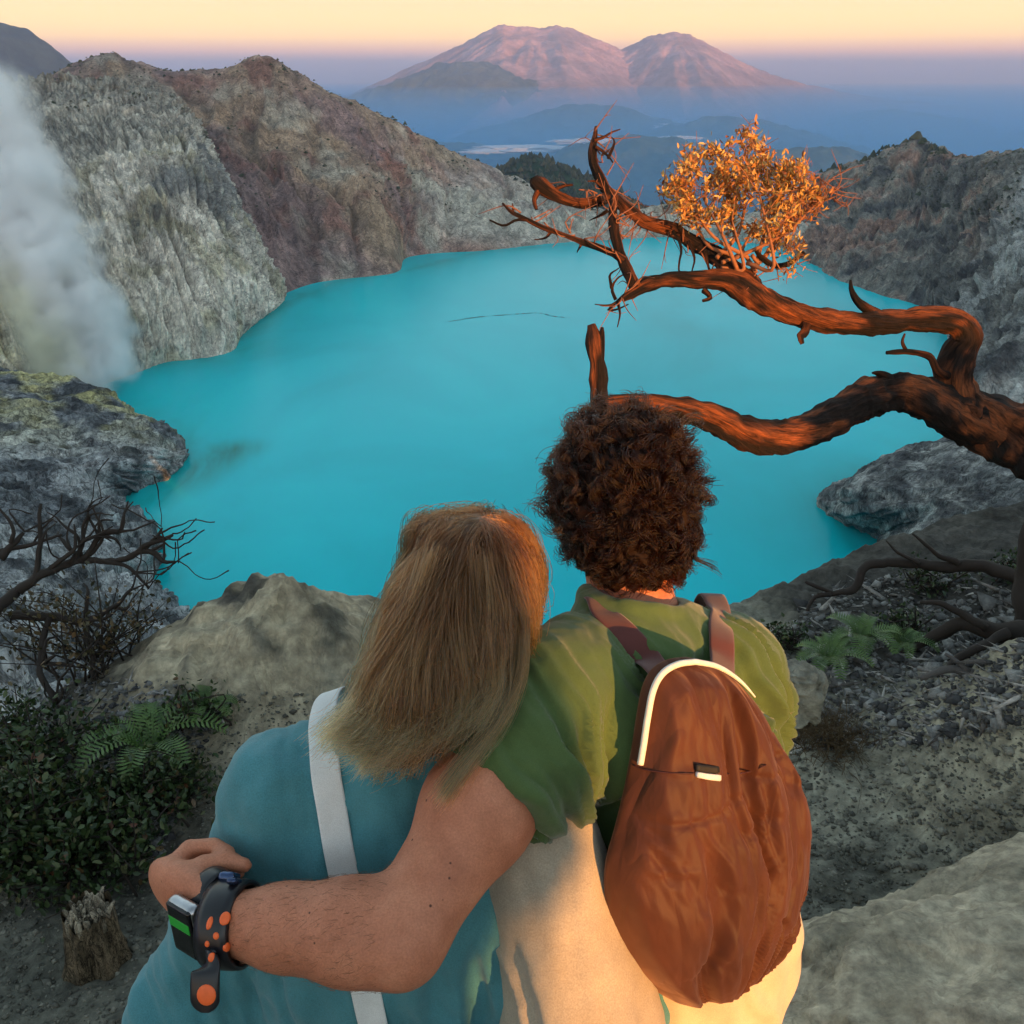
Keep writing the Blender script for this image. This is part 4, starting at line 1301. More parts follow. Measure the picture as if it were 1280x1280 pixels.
# pale cloth hanging at her side, between the two
def side_cloth(p):
    a0, a1 = P(660, 1000, 1.24), P(724, 1320, 1.22)
    d = s_cone(p, a0, a1, .060, .098)
    d = smin(d, s_cone(p, P(700, 1010, 1.25), P(742, 1300, 1.27), .034, .075), .05)
    d = smax(d, (wPEL[2] - .22) - p[:, 2], .006)
    return d
lo, hi = bb([P(660, 1000, 1.24), P(724, 1320, 1.22) - [0, 0, .1], P(742, 1300, 1.27)], .12)
V, Fc = surface(side_cloth, lo, hi, H)
V, _ = folds(mesh_smooth(V, Fc, 2, .5), Fc, lambda v, n: .006 * fbm(v * np.array([9, 9, 3.5]) + 3, 3) + .022 * (sstep(-.1, 1.2, ridged(np.stack([v[:, 0] * 12 + v[:, 2] * 3, v[:, 2] * 2, v[:, 1] * 3], -1), 2, .5)) - .5) + .002 * fbm(v * 25, 3))
o = obj("side_drape", V, Fc, cloth_mat("beige_knit", (.40, .34, .26), weave=500, wb=.0012), woman)
o["label"] = "beige cloth hanging at the side, lit by the sun"
fn = trousers(wPEL, wR, .09, 0)
lo, hi = bb([wPEL + [.22, .18, .12], wPEL - [.22, .18, 0], [wPEL[0], wPEL[1], .03]], .06)
V, Fc = surface(fn, lo, hi, .010)
V, _ = folds(mesh_smooth(V, Fc, 2, .5), Fc, pant_folds)
obj("trousers", V, Fc, cloth_mat("sand_cotton", (.50, .40, .28)), woman)
shoe_m = plain_mat("dark_canvas", (.06, .05, .045), .8)
for who, c, sp_ in ((man, mPEL, .115), (woman, wPEL, .103)):
    for q in (-1, 1):
        a = np.array([c[0] + q * sp_, c[1] - .03, .05])
        V, Fc = surface(lambda p: smax(smin(s_cone(p, a, a + [0, .18, -.012], .045, .040), s_cone(p, a, a + [0, -.01, .05], .045, .042), .03), -(p[:, 2] - .002), .004), a - [.07, .09, .06], a + [.07, .27, .12], .008)
        obj("shoe", V, Fc, shoe_m, who)
# ------------------------------------------------------------------ hair, bag, straps, watch
from mathutils.bvhtree import BVHTree
bpy.context.view_layer.update()
def bvh_of(*objs):
    vs, fs, n = [], [], 0
    for o in objs:
        M = np.array(o.matrix_world)
        co = np.empty(len(o.data.vertices) * 3, dtype=np.float32); o.data.vertices.foreach_get("co", co)
        co = co.reshape(-1, 3) @ M[:3, :3].T + M[:3, 3]
        vs += [tuple(v) for v in co]
        fs += [tuple(i + n for i in p.vertices) for p in o.data.polygons]
        n += len(co)
    return BVHTree.FromPolygons(vs, fs)
def part_of(root, nm):
    return [c for c in root.children if c.name.split(".")[0] == nm][0]
tee_o, shirt_o = part_of(man, "t_shirt"), part_of(woman, "shirt")
tee_bvh, shirt_bvh = bvh_of(tee_o), bvh_of(shirt_o)
def cast(bvh, px, py):
    h = bvh.ray_cast(Vector(CAM), Vector(ray(px, py)).normalized())
    if h[0] is None: return None, None
    n = np.array(h[1]); 
    if n @ ray(px, py) > 0: n = -n
    return np.array(h[0]), n

# --- curly dark hair
rs = np.random.default_rng(11)
hcM = P(783, 612, 1.375)
nape = P(803, 716, 1.335)
def man_hair_f(p):
    d = s_ell(p, hcM + [0, .015, -.002], (.095, .112, .110))
    d = smin(d, s_ell(p, hcM + [.002, -.012, -.055], (.074, .080, .076)), .05)
    d = smin(d, s_cone(p, nape + [-.022, .02, .012], nape + [.022, .02, .012], .040, .040), .04)
    face = s_ell(p, mHEAD + [0, .15, -.05], (.085, .09, .115))
    d = smax(d, -face, .02)
    d = smax(d, (mNECK[2] + .028) - p[:, 2], .01)
    return d
V, Fc = surface(man_hair_f, hcM - [.16, .18, .2], hcM + [.16, .18, .16], .006)
V, nrm = folds(V, Fc, lambda v, n: .013 * ridged(v * 21, 3, .55) - .014 + .003 * fbm(v * 90, 2))
sel = rs.choice(len(V), 900, replace=False)
roots, rn = V[sel], nrm[sel]
keep = roots[:, 1] < hcM[1] + .10
roots, rn = roots[keep], rn[keep]
K, per = 22, 22
m = len(roots)
tdir = rs.normal(size=(m, 3)) * .7 + np.array([0, -.1, -.45]) + 1.2 * np.stack([fbm(roots * 14 + q, 2) for q in (0, 30, 60)], 1)
tdir -= rn * (tdir * rn).sum(1)[:, None] * (.8 + .25 * sstep(hcM[2] - .02, hcM[2] - .07, roots[:, 2]))[:, None]; tdir /= np.linalg.norm(tdir, axis=1)[:, None]
side = np.cross(rn, tdir); side /= np.linalg.norm(side, axis=1)[:, None]
ln = rs.uniform(.026, .060, m); cr_ = rs.uniform(.0055, .0115, m); turns = rs.uniform(.8, 1.9, m); ph = rs.uniform(0, 6.28, m)
low = sstep(hcM[2] - .05, hcM[2] - .10, roots[:, 2]); ln *= 1 - .55 * low; cr_ *= 1 - .6 * low
lf = rs.uniform(.0, .010, m) * (1 - .7 * low)
rep = lambda x: np.repeat(x, per, 0)
mm = m * per
s_ = np.linspace(0, 1, K)[None, :, None]
A = (rep(turns)[:, None] * 6.283 * s_[..., 0] + rep(ph)[:, None] + rs.normal(size=(mm, 1)) * .22)[..., None]
amp = (rep(cr_)[:, None] * rs.uniform(.8, 1.2, (mm, 1)) * (.45 + .55 * s_[..., 0]))[..., None]
lift = rep(lf)[:, None, None] * np.sin(s_ * 2.6)
root2 = rep(roots) + rs.normal(size=(mm, 3)) * .0022
paths = root2[:, None] - rep(rn)[:, None] * .004 + rep(tdir)[:, None] * (rep(ln) * rs.uniform(.85, 1.15, mm))[:, None, None] * s_ + rep(side)[:, None] * np.cos(A) * amp + rep(rn)[:, None] * (np.sin(A) * amp + lift)
paths += rs.normal(size=(mm, 1, 3)) * .004 * s_ ** 2
fl = rs.choice(mm, 160, replace=False)
paths[fl] += rep(rn)[fl][:, None] * (rs.uniform(.006, .026, 160)[:, None, None] * s_)
bag = Bag(); bag.add(V, Fc)
hm = bag.build("hair", plain_mat("dark_hair_mass", (.012, .005, .003), .7, spec=.15), man)
hair_curves("curls", paths, .00042, .00022, strand_mat("dark_curly_hair", (.0050, .0013, .0006), (.012, .0030, .0012), 0, 1, .36, .5, ior=1.36), hm)

# --- long blond hair
hcW = wHEAD
upW = np.array([.30, .02, .95]); upW /= np.linalg.norm(upW)
RW = np.stack([np.cross([0, 1, 0], upW) / np.linalg.norm(np.cross([0, 1, 0], upW)), np.array([0, 1.0, 0]), upW], 1)
wc = [P(580, 735, 1.24), P(568, 790, 1.20), P(545, 845, 1.165), P(520, 885, 1.145), P(497, 918, 1.135)]
def woman_hair_f(p):
    d = s_ell(p, P(590, 740, 1.265), (.080, .110, .106), RW)
    d = smin(d, s_cone(p, wc[0], wc[1], .067, .074), .04)
    d = smin(d, s_cone(p, wc[1], wc[2], .073, .067), .04)
    d = smin(d, s_cone(p, wc[2], wc[3], .067, .060), .04)
    d = smin(d, s_cone(p, wc[3], wc[4], .062, .045), .03)
    d = smin(d, s_ell(p, P(548, 672, 1.235), (.034, .034, .022), RW), .025)
    face = s_ell(p, hcW + RW @ np.array([0, .15, -.05]), (.08, .09, .12))
    return smax(d, -face, .02)
V, Fc = surface(woman_hair_f, P(560, 800, 1.2) - [.24, .22, .26], P(560, 800, 1.2) + [.22, .26, .24], .006)
V, nrm = folds(V, Fc, lambda v, n: -.006 + .004 * fbm(v * np.array([55, 55, 9]), 3))
sel = rs.choice(len(V), 60000, replace=True)
cand, cn = V[sel], nrm[sel]
hz = (cand - hcW) @ upW
keep = (cand[:, 1] < hcW[1] + .09) & (hz > -.05)
cand = cand[keep][:1150]
m = len(cand); K = 26
p_ = to_surface(woman_hair_f, cand, rs.uniform(-.004, .006, m) if False else 0.0, 3)
off = rs.uniform(-.005, .006, m)
paths = np.empty((m, K, 3))
step = rs.uniform(.0095, .0125, m)
vdir = np.zeros((m, 3))
wob = rs.normal(size=(m, 3)) * .045
zend = P(500, 905, 1.1)[2] + rs.normal(size=m) * .024 + .55 * np.clip(cand[:, 0] - wc[4][0] - .03, 0, .2)
clump = np.stack([fbm(cand * 28 + q, 2) for q in (1, 40, 80)], 1)
target = wc[4] + np.array([0, 0, -.02])
for k in range(K):
    paths[:, k] = p_
    g = grad(woman_hair_f, p_)
    todown = np.array([-.11, -.10, -1.0]) + .0 * p_ - np.array([.32, 0, 0]) * sstep(wc[1][2], wc[3][2], p_[:, 2])[:, None]
    fr = k / (K - 1)
    dirn = todown + wob * (.6 + .8 * fr) + clump * (.22 + .30 * fr)
    # gather slightly, then flick outwards at the ends
    dirn = dirn - g * ((dirn * g).sum(1))[:, None]
    dirn /= np.linalg.norm(dirn, axis=1)[:, None] + 1e-9
    vdir = dirn if k == 0 else vdir * .55 + dirn * .45
    vdir /= np.linalg.norm(vdir, axis=1)[:, None]
    prev = p_.copy()
    p_ = p_ + vdir * step[:, None]
    f = woman_hair_f(p_)
    end = p_[:, 2] < wc[4][2] + .01
    corr = (f - off)[:, None] * g
    p_ = np.where(end[:, None], p_, p_ - corr * .8)
    # keep the ends outside the shirt
    fs_ = woman_shirt(p_); gs_ = grad(woman_shirt, p_)
    push = np.clip(.016 - fs_, 0, .05)
    p_ = p_ + gs_ * push[:, None]
    p_ = np.where((prev[:, 2] < zend)[:, None], prev + vdir * 2e-4, p_)
PER = 26
mm = m * PER
gd = paths.copy()
o_ = rs.normal(size=(mm, 1, 3)) * .0060
sK = np.linspace(0, 1, K)[None, :, None]
paths = np.repeat(gd, PER, 0) + o_ * (1.15 - .75 * sK ** 1.3) + rs.normal(size=(mm, 1, 3)) * .004 * sK ** 3
paths += .0016 * np.sin(sK * rs.uniform(5, 12, (mm, 1, 1)) + rs.uniform(0, 6, (mm, 1, 1))) * rs.normal(size=(mm, 1, 3))
m = mm
HS = [paths]
# top layer swept back to the tie
tie = P(527, 668, 1.205)
def sweep(n, starts, ends, sag, r0=.0008, r1=.0006, k=20, lift=.004, surf=True):
    s = np.linspace(0, 1, k)[None, :, None]
    a, b_ = starts[:, None], ends[:, None]
    path = a * (1 - s) + b_ * s + sag[:, None] * (np.sin(s * math.pi))
    if surf:
        q = path.reshape(-1, 3)
        for _ in range(3):
            q = q - grad(woman_hair_f, q) * (woman_hair_f(q) - lift)[:, None]
        path = q.reshape(path.shape)
    return path
n = 2600
st = np.array([P(px, py, 1.25) for px, py in zip(rs.uniform(560, 668, n), rs.uniform(640, 740, n))])
st = to_surface(woman_hair_f, st, .003, 6)
en = tie + rs.normal(size=(n, 3)) * np.array([.008, .010, .012])
pth = sweep(n, st, en, rs.normal(size=(n, 3)) * .003, lift=.0025)
TOP = pth
# loose ends flicking out over the strap, and the long lock
def bundle(pts, n, spread, flare):
    c = catmull(pts, 22)
    o = rs.normal(size=(n, 1, 3)) * spread
    s = np.linspace(0, 1, 22)[None, :, None]
    o2 = rs.normal(size=(n, 1, 3)) * flare
    wv = rs.normal(size=(n, 1, 3)) * .006 * np.sin(s * rs.uniform(3, 7, (n, 1, 1)) + rs.uniform(0, 6, (n, 1, 1)))
    return c[None] + o * (1 - .3 * s) + o2 * s ** 2 + wv * s
ENDS = []
for pts, n, sp_, fl_ in [
    ([P(652, 770, 1.16), P(650, 840, 1.13), P(625, 900, 1.10), P(595, 940, 1.085), P(575, 965, 1.08), P(555, 995, 1.075)], 220, .004, .005),
    ([P(490, 780, 1.14), P(468, 840, 1.12), P(446, 885, 1.105), P(424, 908, 1.095), P(410, 922, 1.09)], 260, .009, .008),
    ([P(510, 790, 1.13), P(492, 850, 1.11), P(470, 900, 1.095), P(448, 926, 1.085), P(432, 928, 1.08)], 260, .009, .009),
    ([P(535, 800, 1.12), P(522, 860, 1.10), P(505, 910, 1.085), P(486, 940, 1.075), P(470, 945, 1.07)], 280, .009, .009),
    ([P(560, 800, 1.12), P(550, 860, 1.10), P(538, 900, 1.085), P(522, 924, 1.075), P(508, 932, 1.07)], 260, .009, .009),
    ([P(590, 800, 1.12), P(585, 860, 1.105), P(574, 890, 1.09), P(562, 908, 1.08), P(550, 918, 1.075)], 240, .009, .009),
    ([P(620, 800, 1.13), P(618, 860, 1.11), P(608, 880, 1.095), P(598, 898, 1.085), P(590, 905, 1.08)], 160, .008, .008),
    ([P(500, 880, 1.085), P(478, 920, 1.08), P(464, 945, 1.075), P(450, 965, 1.072)], 60, .003, .004),
    ([P(540, 700, 1.16), P(515, 780, 1.13), P(500, 850, 1.11), P(480, 900, 1.09)], 160, .010, .008),
    ([P(600, 700, 1.16), P(605, 780, 1.13), P(590, 850, 1.11), P(570, 900, 1.09)], 160, .010, .008)]:
    pth = bundle(pts, int(n * 2.2), sp_, fl_)
    q = pth.reshape(-1, 3)
    for _ in range(2):
        q = q + grad(woman_shirt, q) * np.clip(.014 - woman_shirt(q), 0, .04)[:, None]
    pth = q.reshape(pth.shape)
    ENDS.append(pth)
# flyaway hairs round the outline
n = 500
ii = rs.choice(len(paths), n, replace=False)
fp = paths[ii] + (grad(woman_hair_f, paths[ii][:, 0]) * rs.uniform(.004, .016, n)[:, None])[:, None] * np.linspace(0.2, 1, K)[None, :, None]
V = to_surface(woman_hair_f, V, -.007, 2)
hw = obj("hair", V, Fc, plain_mat("blond_hair_mass", (.10, .05, .025), .7, spec=.15), woman)
lock_m = strand_mat("blond_brown_hair", (.090, .026, .008), (.50, .155, .046), .15, .9, .24, .3, ior=1.42)
hair_curves("locks", np.concatenate([paths, fp]), .00030, .00016, lock_m, hw)
hair_curves("swept_top", TOP, .00030, .00022, strand_mat("brown_hair_top", (.105, .036, .011), (.070, .023, .007), 0, 1, .24, .3, ior=1.42), hw)
hair_curves("loose_ends", np.concatenate(ENDS), .00028, .00014, strand_mat("blond_hair_ends", (.26, .078, .024), (.68, .24, .078), .1, .8, .24, .3, ior=1.42), hw)

# --- backpack
bn = -mR[:, 1].copy(); bn[2] = .22; bn /= np.linalg.norm(bn)                  # faces away from the wearer
bo = P(872, 1040, 1.25)
def on_plane(px, py):
    r = ray(px, py)
    return CAM + r * (((bo - CAM) @ bn) / (r @ bn))
out_px = [(858, 821), (836, 824), (817, 835), (805, 856), (798, 890), (792, 930), (783, 980), (770, 1035), (758, 1080), (757, 1120), (765, 1165), (780, 1200), (805, 1228), (832, 1246), (852, 1253),
          (880, 1245), (915, 1222), (948, 1188), (970, 1155), (977, 1110), (983, 1060), (988, 1010), (982, 975), (968, 930), (950, 890), (930, 862), (910, 842), (885, 827)]
O = [on_plane(*a) for a in out_px]
na, nr_ = 260, 64
Oc = catmull(O + O[:1], na + 1)[:-1]
bc = on_plane(868, 1050)
bx = np.cross([0, 0, 1], -bn); bx /= np.linalg.norm(bx); by = np.cross(-bn, bx) * -1
if by[2] < 0: by = -by
if bx[0] < 0: bx = -bx
rr = np.sin(np.linspace(0, 1, nr_) * math.pi / 2)
G = bc + (Oc[None] - bc) * rr[:, None, None]                              # rings
def uv(Q):
    return (Q - bc) @ bx, (Q - bc) @ by
vtop, vbot = uv(on_plane(858, 821))[1], uv(on_plane(852, 1253))[1]
seam_v = uv(on_plane(880, 968))[1]
def bagdepth(Q, rr_):
    u, v = uv(Q)
    s = (v - vbot) / (vtop - vbot)
    b_ = .066 * np.clip(1 - rr_ ** 3.0, 0, 1) ** .55 * (.55 + .45 * sstep(1.02, .45, s))
    q3 = np.stack([u * 26 / (.35 + s.clip(0, 1) * (1.15 - s.clip(0, 1)) * 2.2), v * 5, 0 * u], -1)
    w = fbm(q3 * .55 + 4, 4, .6)
    w2 = np.sin(q3[..., 0] * 1.6 + 4 * fbm(Q * 9, 2))
    env = sstep(0, .12, 1 - rr_)
    below = sstep(seam_v + .01, seam_v - .10, v)
    cr = ridged(Q * np.array([16, 16, 9]) + 3, 3, .55)
    k_a = ridged(np.stack([q3[..., 0] * .52 + .45 * fbm(Q * 6, 2), v * 1.5, 0 * u + 3], -1), 3, .5)
    k_b = ridged(np.stack([u * 9 + v * 7 + .6 * fbm(Q * 8 + 4, 2), v * 3 - u * 4, 0 * u + 8], -1), 3, .55)
    gath = np.sin(u * 150 + 4 * fbm(Q * 12, 2)) * np.exp(-np.abs(v - seam_v) / .05)
    d = b_ + env * (.008 * w + .030 * (sstep(.0, 1.25, k_a) ** 1.3 - .4) + .008 * (sstep(-.1, 1.3, k_b) - .5) + .0012 * gath + .0012 * w2 * below)
    sv = v - (seam_v + .006 * np.sin(u * 40) + .10 * u * u)
    d = d - .0050 * np.exp(-(sv / .0035) ** 2) * env + .0010 * np.sin(u * 260) * np.exp(-((sv + .012) / .012) ** 2) * env
    return d
RRm = rr[:, None] * np.ones((1, na))
Vf = G + bn * bagdepth(G, RRm)[..., None]
Vb = G - bn * (.028 * np.clip(1 - RRm ** 2, 0, 1) ** .5)[..., None]
V = np.vstack([Vf[1:].reshape(-1, 3), Vf[0, :1], Vb[1:-1].reshape(-1, 3), Vb[0, :1]])
nf = (nr_ - 1) * na
j = np.arange(na); j2 = (j + 1) % na
Q, T = [], []
for i in range(nr_ - 2):
    Q.append(np.stack([i * na + j, (i + 1) * na + j, (i + 1) * na + j2, i * na + j2], 1))
T.append(np.stack([np.full(na, nf), j, j2], 1))
o2 = nf + 1
for i in range(nr_ - 3):
    Q.append(np.stack([o2 + i * na + j, o2 + i * na + j2, o2 + (i + 1) * na + j2, o2 + (i + 1) * na + j], 1))
Q.append(np.stack([o2 + (nr_ - 3) * na + j, o2 + (nr_ - 3) * na + j2, (nr_ - 2) * na + j2, (nr_ - 2) * na + j], 1))
T.append(np.stack([np.full(na, o2 + (nr_ - 2) * na), o2 + j2, o2 + j], 1))
pack = empty("backpack", bc - [0, 0, .25])
tag(pack, "rust brown nylon backpack with white piping on the back of the green t-shirt", "backpack")
nyl, t, b = new_mat("rust_nylon")
pos = node(t, "ShaderNodeNewGeometry").outputs["Position"]
n1 = tex_noise(t, 9, 5, .6, pos, (1, 1, .5)); n2 = tex_noise(t, 1500, 2, .5, pos)
c = ramp(t, n1.outputs["Fac"], [(.3, (.040, .012, .009)), (.55, (.074, .023, .012)), (.75, (.105, .035, .016))])
c = mixc(t, c, ramp(t, n2.outputs["Fac"], [(.3, (.82,) * 3), (.7, (1.12,) * 3)]), .7, 'MULTIPLY')
t.links.new(c, b.inputs["Base Color"])
b.inputs["Roughness"].default_value = .60; b.inputs["Specular IOR Level"].default_value = .22
b.inputs["Sheen Weight"].default_value = .35; b.inputs["Sheen Tint"].default_value = (.8, .45, .3, 1)
n3 = tex_noise(t, 11, 2, .5, pos, (1, 1, .14), .5); n4 = tex_noise(t, 24, 2, .5, pos, (1, 1, .3), .6)
k3 = ramp(t, n3.outputs["Fac"], [(.34, (.6,) * 3), (.47, (.15,) * 3), (.56, (.85,) * 3), (.70, (.45,) * 3)])
k4 = ramp(t, n4.outputs["Fac"], [(.36, (.55,) * 3), (.50, (.3,) * 3), (.60, (.7,) * 3), (.72, (.5,) * 3)])
hs = node(t, "ShaderNodeMath", operation='MULTIPLY_ADD'); t.links.new(k4, hs.inputs[0]); hs.inputs[1].default_value = .35; t.links.new(k3, hs.inputs[2])
bump(t, b, hs.outputs[0], .55, .0055)
body_o = obj("bag_body", V, [np.vstack(Q), np.vstack(T)], nyl, pack)
# piping: along the upper rim
i0 = int(np.argmin(np.linalg.norm(Oc - on_plane(789, 948), axis=1)))
i1 = int(np.argmin(np.linalg.norm(Oc - on_plane(932, 865), axis=1)))
idx = (np.arange(0, (i0 - 0) + 1)[::-1]).tolist() + [k % na for k in range(na - 1, i1 - 1, -1)]
pl = catmull(G[-1][idx] * .992 + bc * .008 + bn * .016, 90)
wpl = .0042 * (1 - .75 * np.linspace(0, 1, 90) ** 4)
V_, Q_, T_ = tube(pl, wpl, 8)
obj("piping", V_, [Q_, T_], plain_mat("white_piping", (.80, .78, .72), .6), pack)
bag_bvh = bvh_of(body_o) if False else None
bpy.context.view_layer.update()
bag_bvh = bvh_of(body_o)
dark_cord = plain_mat("dark_cord", (.05, .012, .012), .7)
sp_pts = [cast(bag_bvh, px, py)[0] for px, py in [(790, 955), (800, 960), (822, 964), (850, 966), (880, 966), (910, 967), (935, 964), (955, 956), (968, 948)]]
sp_pts = catmull([p + bn * .0018 for p in sp_pts if p is not None], 80)
sp_pts += bn * (.0008 * np.sin(np.arange(80) * 1.9))[:, None]
V_, Q_, T_ = tube(sp_pts, .0010, 6); obj("drawstring", V_, [Q_, T_], dark_cord, pack)
lab = empty("label_patch", cast(bag_bvh, 884, 965)[0]); lab.parent = pack; lab.location = lab.location - pack.location
def patch(name, pxs, mat, par, lift):
    g = []
    for v in np.linspace(0, 1, 4):
        for u in np.linspace(0, 1, 8):
            a = np.array(pxs[0]) * (1 - u) + np.array(pxs[1]) * u; b2 = np.array(pxs[3]) * (1 - u) + np.array(pxs[2]) * u
            q = a * (1 - v) + b2 * v
            g.append(cast(bag_bvh, *q)[0])
    g = np.array(g); g = g * .35 + (g.mean(0) + (g - g.mean(0)) - ((g - g.mean(0)) @ bn)[:, None] * bn) * .65
    top = g + bn * (lift + .0012); bot = g + bn * (lift - .004)
    F = grid_faces(4, 8); F2 = F[:, ::-1] + 32
    rim_ = [0, 1, 2, 3, 4, 5, 6, 7, 15, 23, 31, 30, 29, 28, 27, 26, 25, 24, 16, 8]
    S = np.array([(rim_[k], rim_[(k + 1) % 20], rim_[(k + 1) % 20] + 32, rim_[k] + 32) for k in range(20)])
    return obj(name, np.vstack([top, bot]), np.vstack([F, F2, S]), mat, par, smooth=False)
patch("patch_field", [(866, 953), (898, 958), (901, 968), (867, 962)], plain_mat("black_weave", (.012, .012, .012), .7), lab, .0030)
patch("patch_stripe", [(868, 963), (901, 969), (902, 977), (868, 970)], plain_mat("white_weave", (.75, .75, .75), .7), lab, .0030)
# straps lie on the t-shirt
strap_m = cloth_mat("plum_webbing", (.115, .035, .032), weave=1400, wb=.0005)
def strap_on(bvh, pxs, width, thick, name, mat, parent, front=None, n=60, tail=None):
    pts, nn = [], []
    for a in pxs:
        h, q = cast(bvh, *a)
        if h is None: continue
        pts.append(h); nn.append(q)
    pts, nn = np.array(pts), np.array(nn)
    if front is not None:
        f_ = [pts[0] + np.array(v) for v in front][::-1]
        pts = np.vstack([f_, pts]); nn = np.vstack([[[0, .3, 1]] * len(f_), nn])
    if tail is not None:
        pts = np.vstack([pts, tail]); nn = np.vstack([nn, [nn[-1]] * len(tail)])
    c = catmull(pts, n)
    q = np.linspace(0, 1, n); k_ = np.linspace(0, 1, len(nn))
    nq = np.stack([np.interp(q, k_, nn[:, i]) for i in range(3)], 1); nq /= np.linalg.norm(nq, axis=1)[:, None]
    for _ in range(3): nq[1:-1] = (nq[:-2] + nq[1:-1] + nq[2:]) / 3
    nq /= np.linalg.norm(nq, axis=1)[:, None]
    c[1:-1] = (c[:-2] + 2 * c[1:-1] + c[2:]) / 4
    V, F = ribbon(c + nq * .004, nq, width, thick)
    return obj(name, V, F, mat, parent)
strap_on(tee_bvh, [(752, 768), (765, 779), (780, 794), (795, 810), (808, 824)], .036, .004, "shoulder_strap", strap_m, pack, front=[(-.005, .05, -.005), (-.01, .10, -.06), (0, .11, -.16)], tail=[on_plane(828, 848) + bn * .004])
strap_on(tee_bvh, [(893, 752), (897, 765), (899, 785), (900, 805), (900, 822)], .036, .004, "shoulder_strap", strap_m, pack, front=[(.0, .05, -.005), (.0, .10, -.06), (-.01, .11, -.16)], tail=[on_plane(898, 852) + bn * .004])

# --- white bag strap over the teal shirt
sb = empty("bag_strap", cast(shirt_bvh, 425, 1060)[0])
tag(sb, "white bag strap running down the back of the teal shirt", "bag strap")
strap_on(shirt_bvh, [(404, 905), (405, 930), (408, 970), (414, 1010), (421, 1050), (428, 1085), (437, 1130), (446, 1180), (456, 1230), (463, 1262), (470, 1290)], .036, .0025, "webbing",
         cloth_mat("white_webbing", (.72, .74, .74), weave=1200, wb=.0005), sb, front=[(0, .05, .005), (.0, .11, -.04), (.0, .13, -.14)], n=90)

# --- watch and bracelet
blk = plain_mat("black_rubber", (.010, .010, .014), .32, spec=.5)
def rbox(c, ax, half, r, name, mat, par, h=.0025):
    R = np.stack(ax, 1)
    def f(p):
        q = np.abs((p - c) @ R) - (np.array(half) - r)
        return np.linalg.norm(np.maximum(q, 0), axis=1) + np.minimum(q.max(1), 0) - r
    ext = np.abs(R) @ np.array(half) + .008
    V, F = surface(f, c - ext, c + ext, h)
    return obj(name, V, F, mat, par)
def ring(name, c, a, e1, e2, r1, r2, half, thick, mat, par, n=72):
    prof = [(-half, -.001), (-half * .95, thick * .8), (-half * .5, thick), (0, thick * 1.04), (half * .5, thick), (half * .95, thick * .8), (half, -.001)]
    V = []
    for f_ in np.linspace(0, 2 * math.pi, n, endpoint=False):
        rd = math.cos(f_) * e1 + math.sin(f_) * e2
        b0 = c + math.cos(f_) * e1 * r1 + math.sin(f_) * e2 * r2
        V += [b0 + a * x + rd * y for x, y in prof]
    k = len(prof)
    ii, jj = np.meshgrid(np.arange(n), np.arange(k), indexing='ij')
    F = np.stack([ii * k + jj, ((ii + 1) % n) * k + jj, ((ii + 1) % n) * k + (jj + 1) % k, ii * k + (jj + 1) % k], -1).reshape(-1, 4)
    return obj(name, np.array(V), F, mat, par)
def basis(a, toward):
    a = a / np.linalg.norm(a)
    e1 = np.asarray(toward, float); e1 = e1 - a * (e1 @ a); e1 /= np.linalg.norm(e1)
    e2 = np.cross(a, e1)
    if e2[2] < 0: e2 = -e2
    return a, e1, e2
# bracelet on the forearm side of the wrist
bc_ = mE + (mW - mE) * 1.06
ba, b1, b2 = basis(mW - mE, CAM - bc_)
brace = empty("bracelet", bc_ - [0, 0, .05])
tag(brace, "wide black bracelet with glossy orange dots and a dangling round end, beside the watch", "bracelet")
band_o = ring("band", bc_, ba, b1, b2, .0405, .0435, .021, .0055, blk, brace)
tl_c = catmull([bc_ - b2 * .040 + b1 * .030, P(258, 1212, 1.045), P(257, 1238, 1.04), P(258, 1264, 1.04)], 30)
tn = np.array([-.10, -.82, .45]); tn /= np.linalg.norm(tn)
wd = np.full(30, .032); wd[-8:] = .032 * np.sqrt(np.clip(1 - np.linspace(0, .95, 8) ** 2, .05, 1))
V_, Q_ = ribbon(tl_c, np.repeat(tn[None], 30, 0), wd, .004)
tail_o = obj("dangling_end", V_, Q_, blk, brace)
rbox(bc_ + b2 * .049 + b1 * .010 + ba * .006, (ba, b2, b1), (.011, .006, .011), .0055, "clasp", plain_mat("blue_black_steel", (.06, .09, .18), .16, .8), brace)
rbox(bc_ + b2 * .044 + b1 * .026 - ba * .010, (ba, b2, b1), (.007, .004, .009), .0038, "clasp", plain_mat("blue_black_steel_2", (.05, .07, .14), .2, .8), brace)
bpy.context.view_layer.update()
org = plain_mat("orange_rubber", (.95, .15, .035), .4)
bb_ = bvh_of(band_o, tail_o)
def dot(px, py, rw, rh):
    h, q = cast(bb_, px, py)
    if h is None: return
    R = frame(q, (0.02, .05, 1)); nu = 18
    a = np.linspace(0, 2 * math.pi, nu, endpoint=False)
    V = [h + q * .0016]
    for s, z in [(.5, .0015), (.85, .0011), (1.0, .0002), (1.0, -.002)]:
        V += [h + R[:, 0] * rw * s * math.cos(x) + R[:, 1] * rh * s * math.sin(x) + q * z for x in a]
    T = np.array([(0, 1 + i, 1 + (i + 1) % nu) for i in range(nu)])
    Qd = np.array([(1 + k_ * nu + i, 1 + (k_ + 1) * nu + i, 1 + (k_ + 1) * nu + (i + 1) % nu, 1 + k_ * nu + (i + 1) % nu) for k_ in range(3) for i in range(nu)])
    obj("dot", np.array(V), [Qd, T], org, brace)
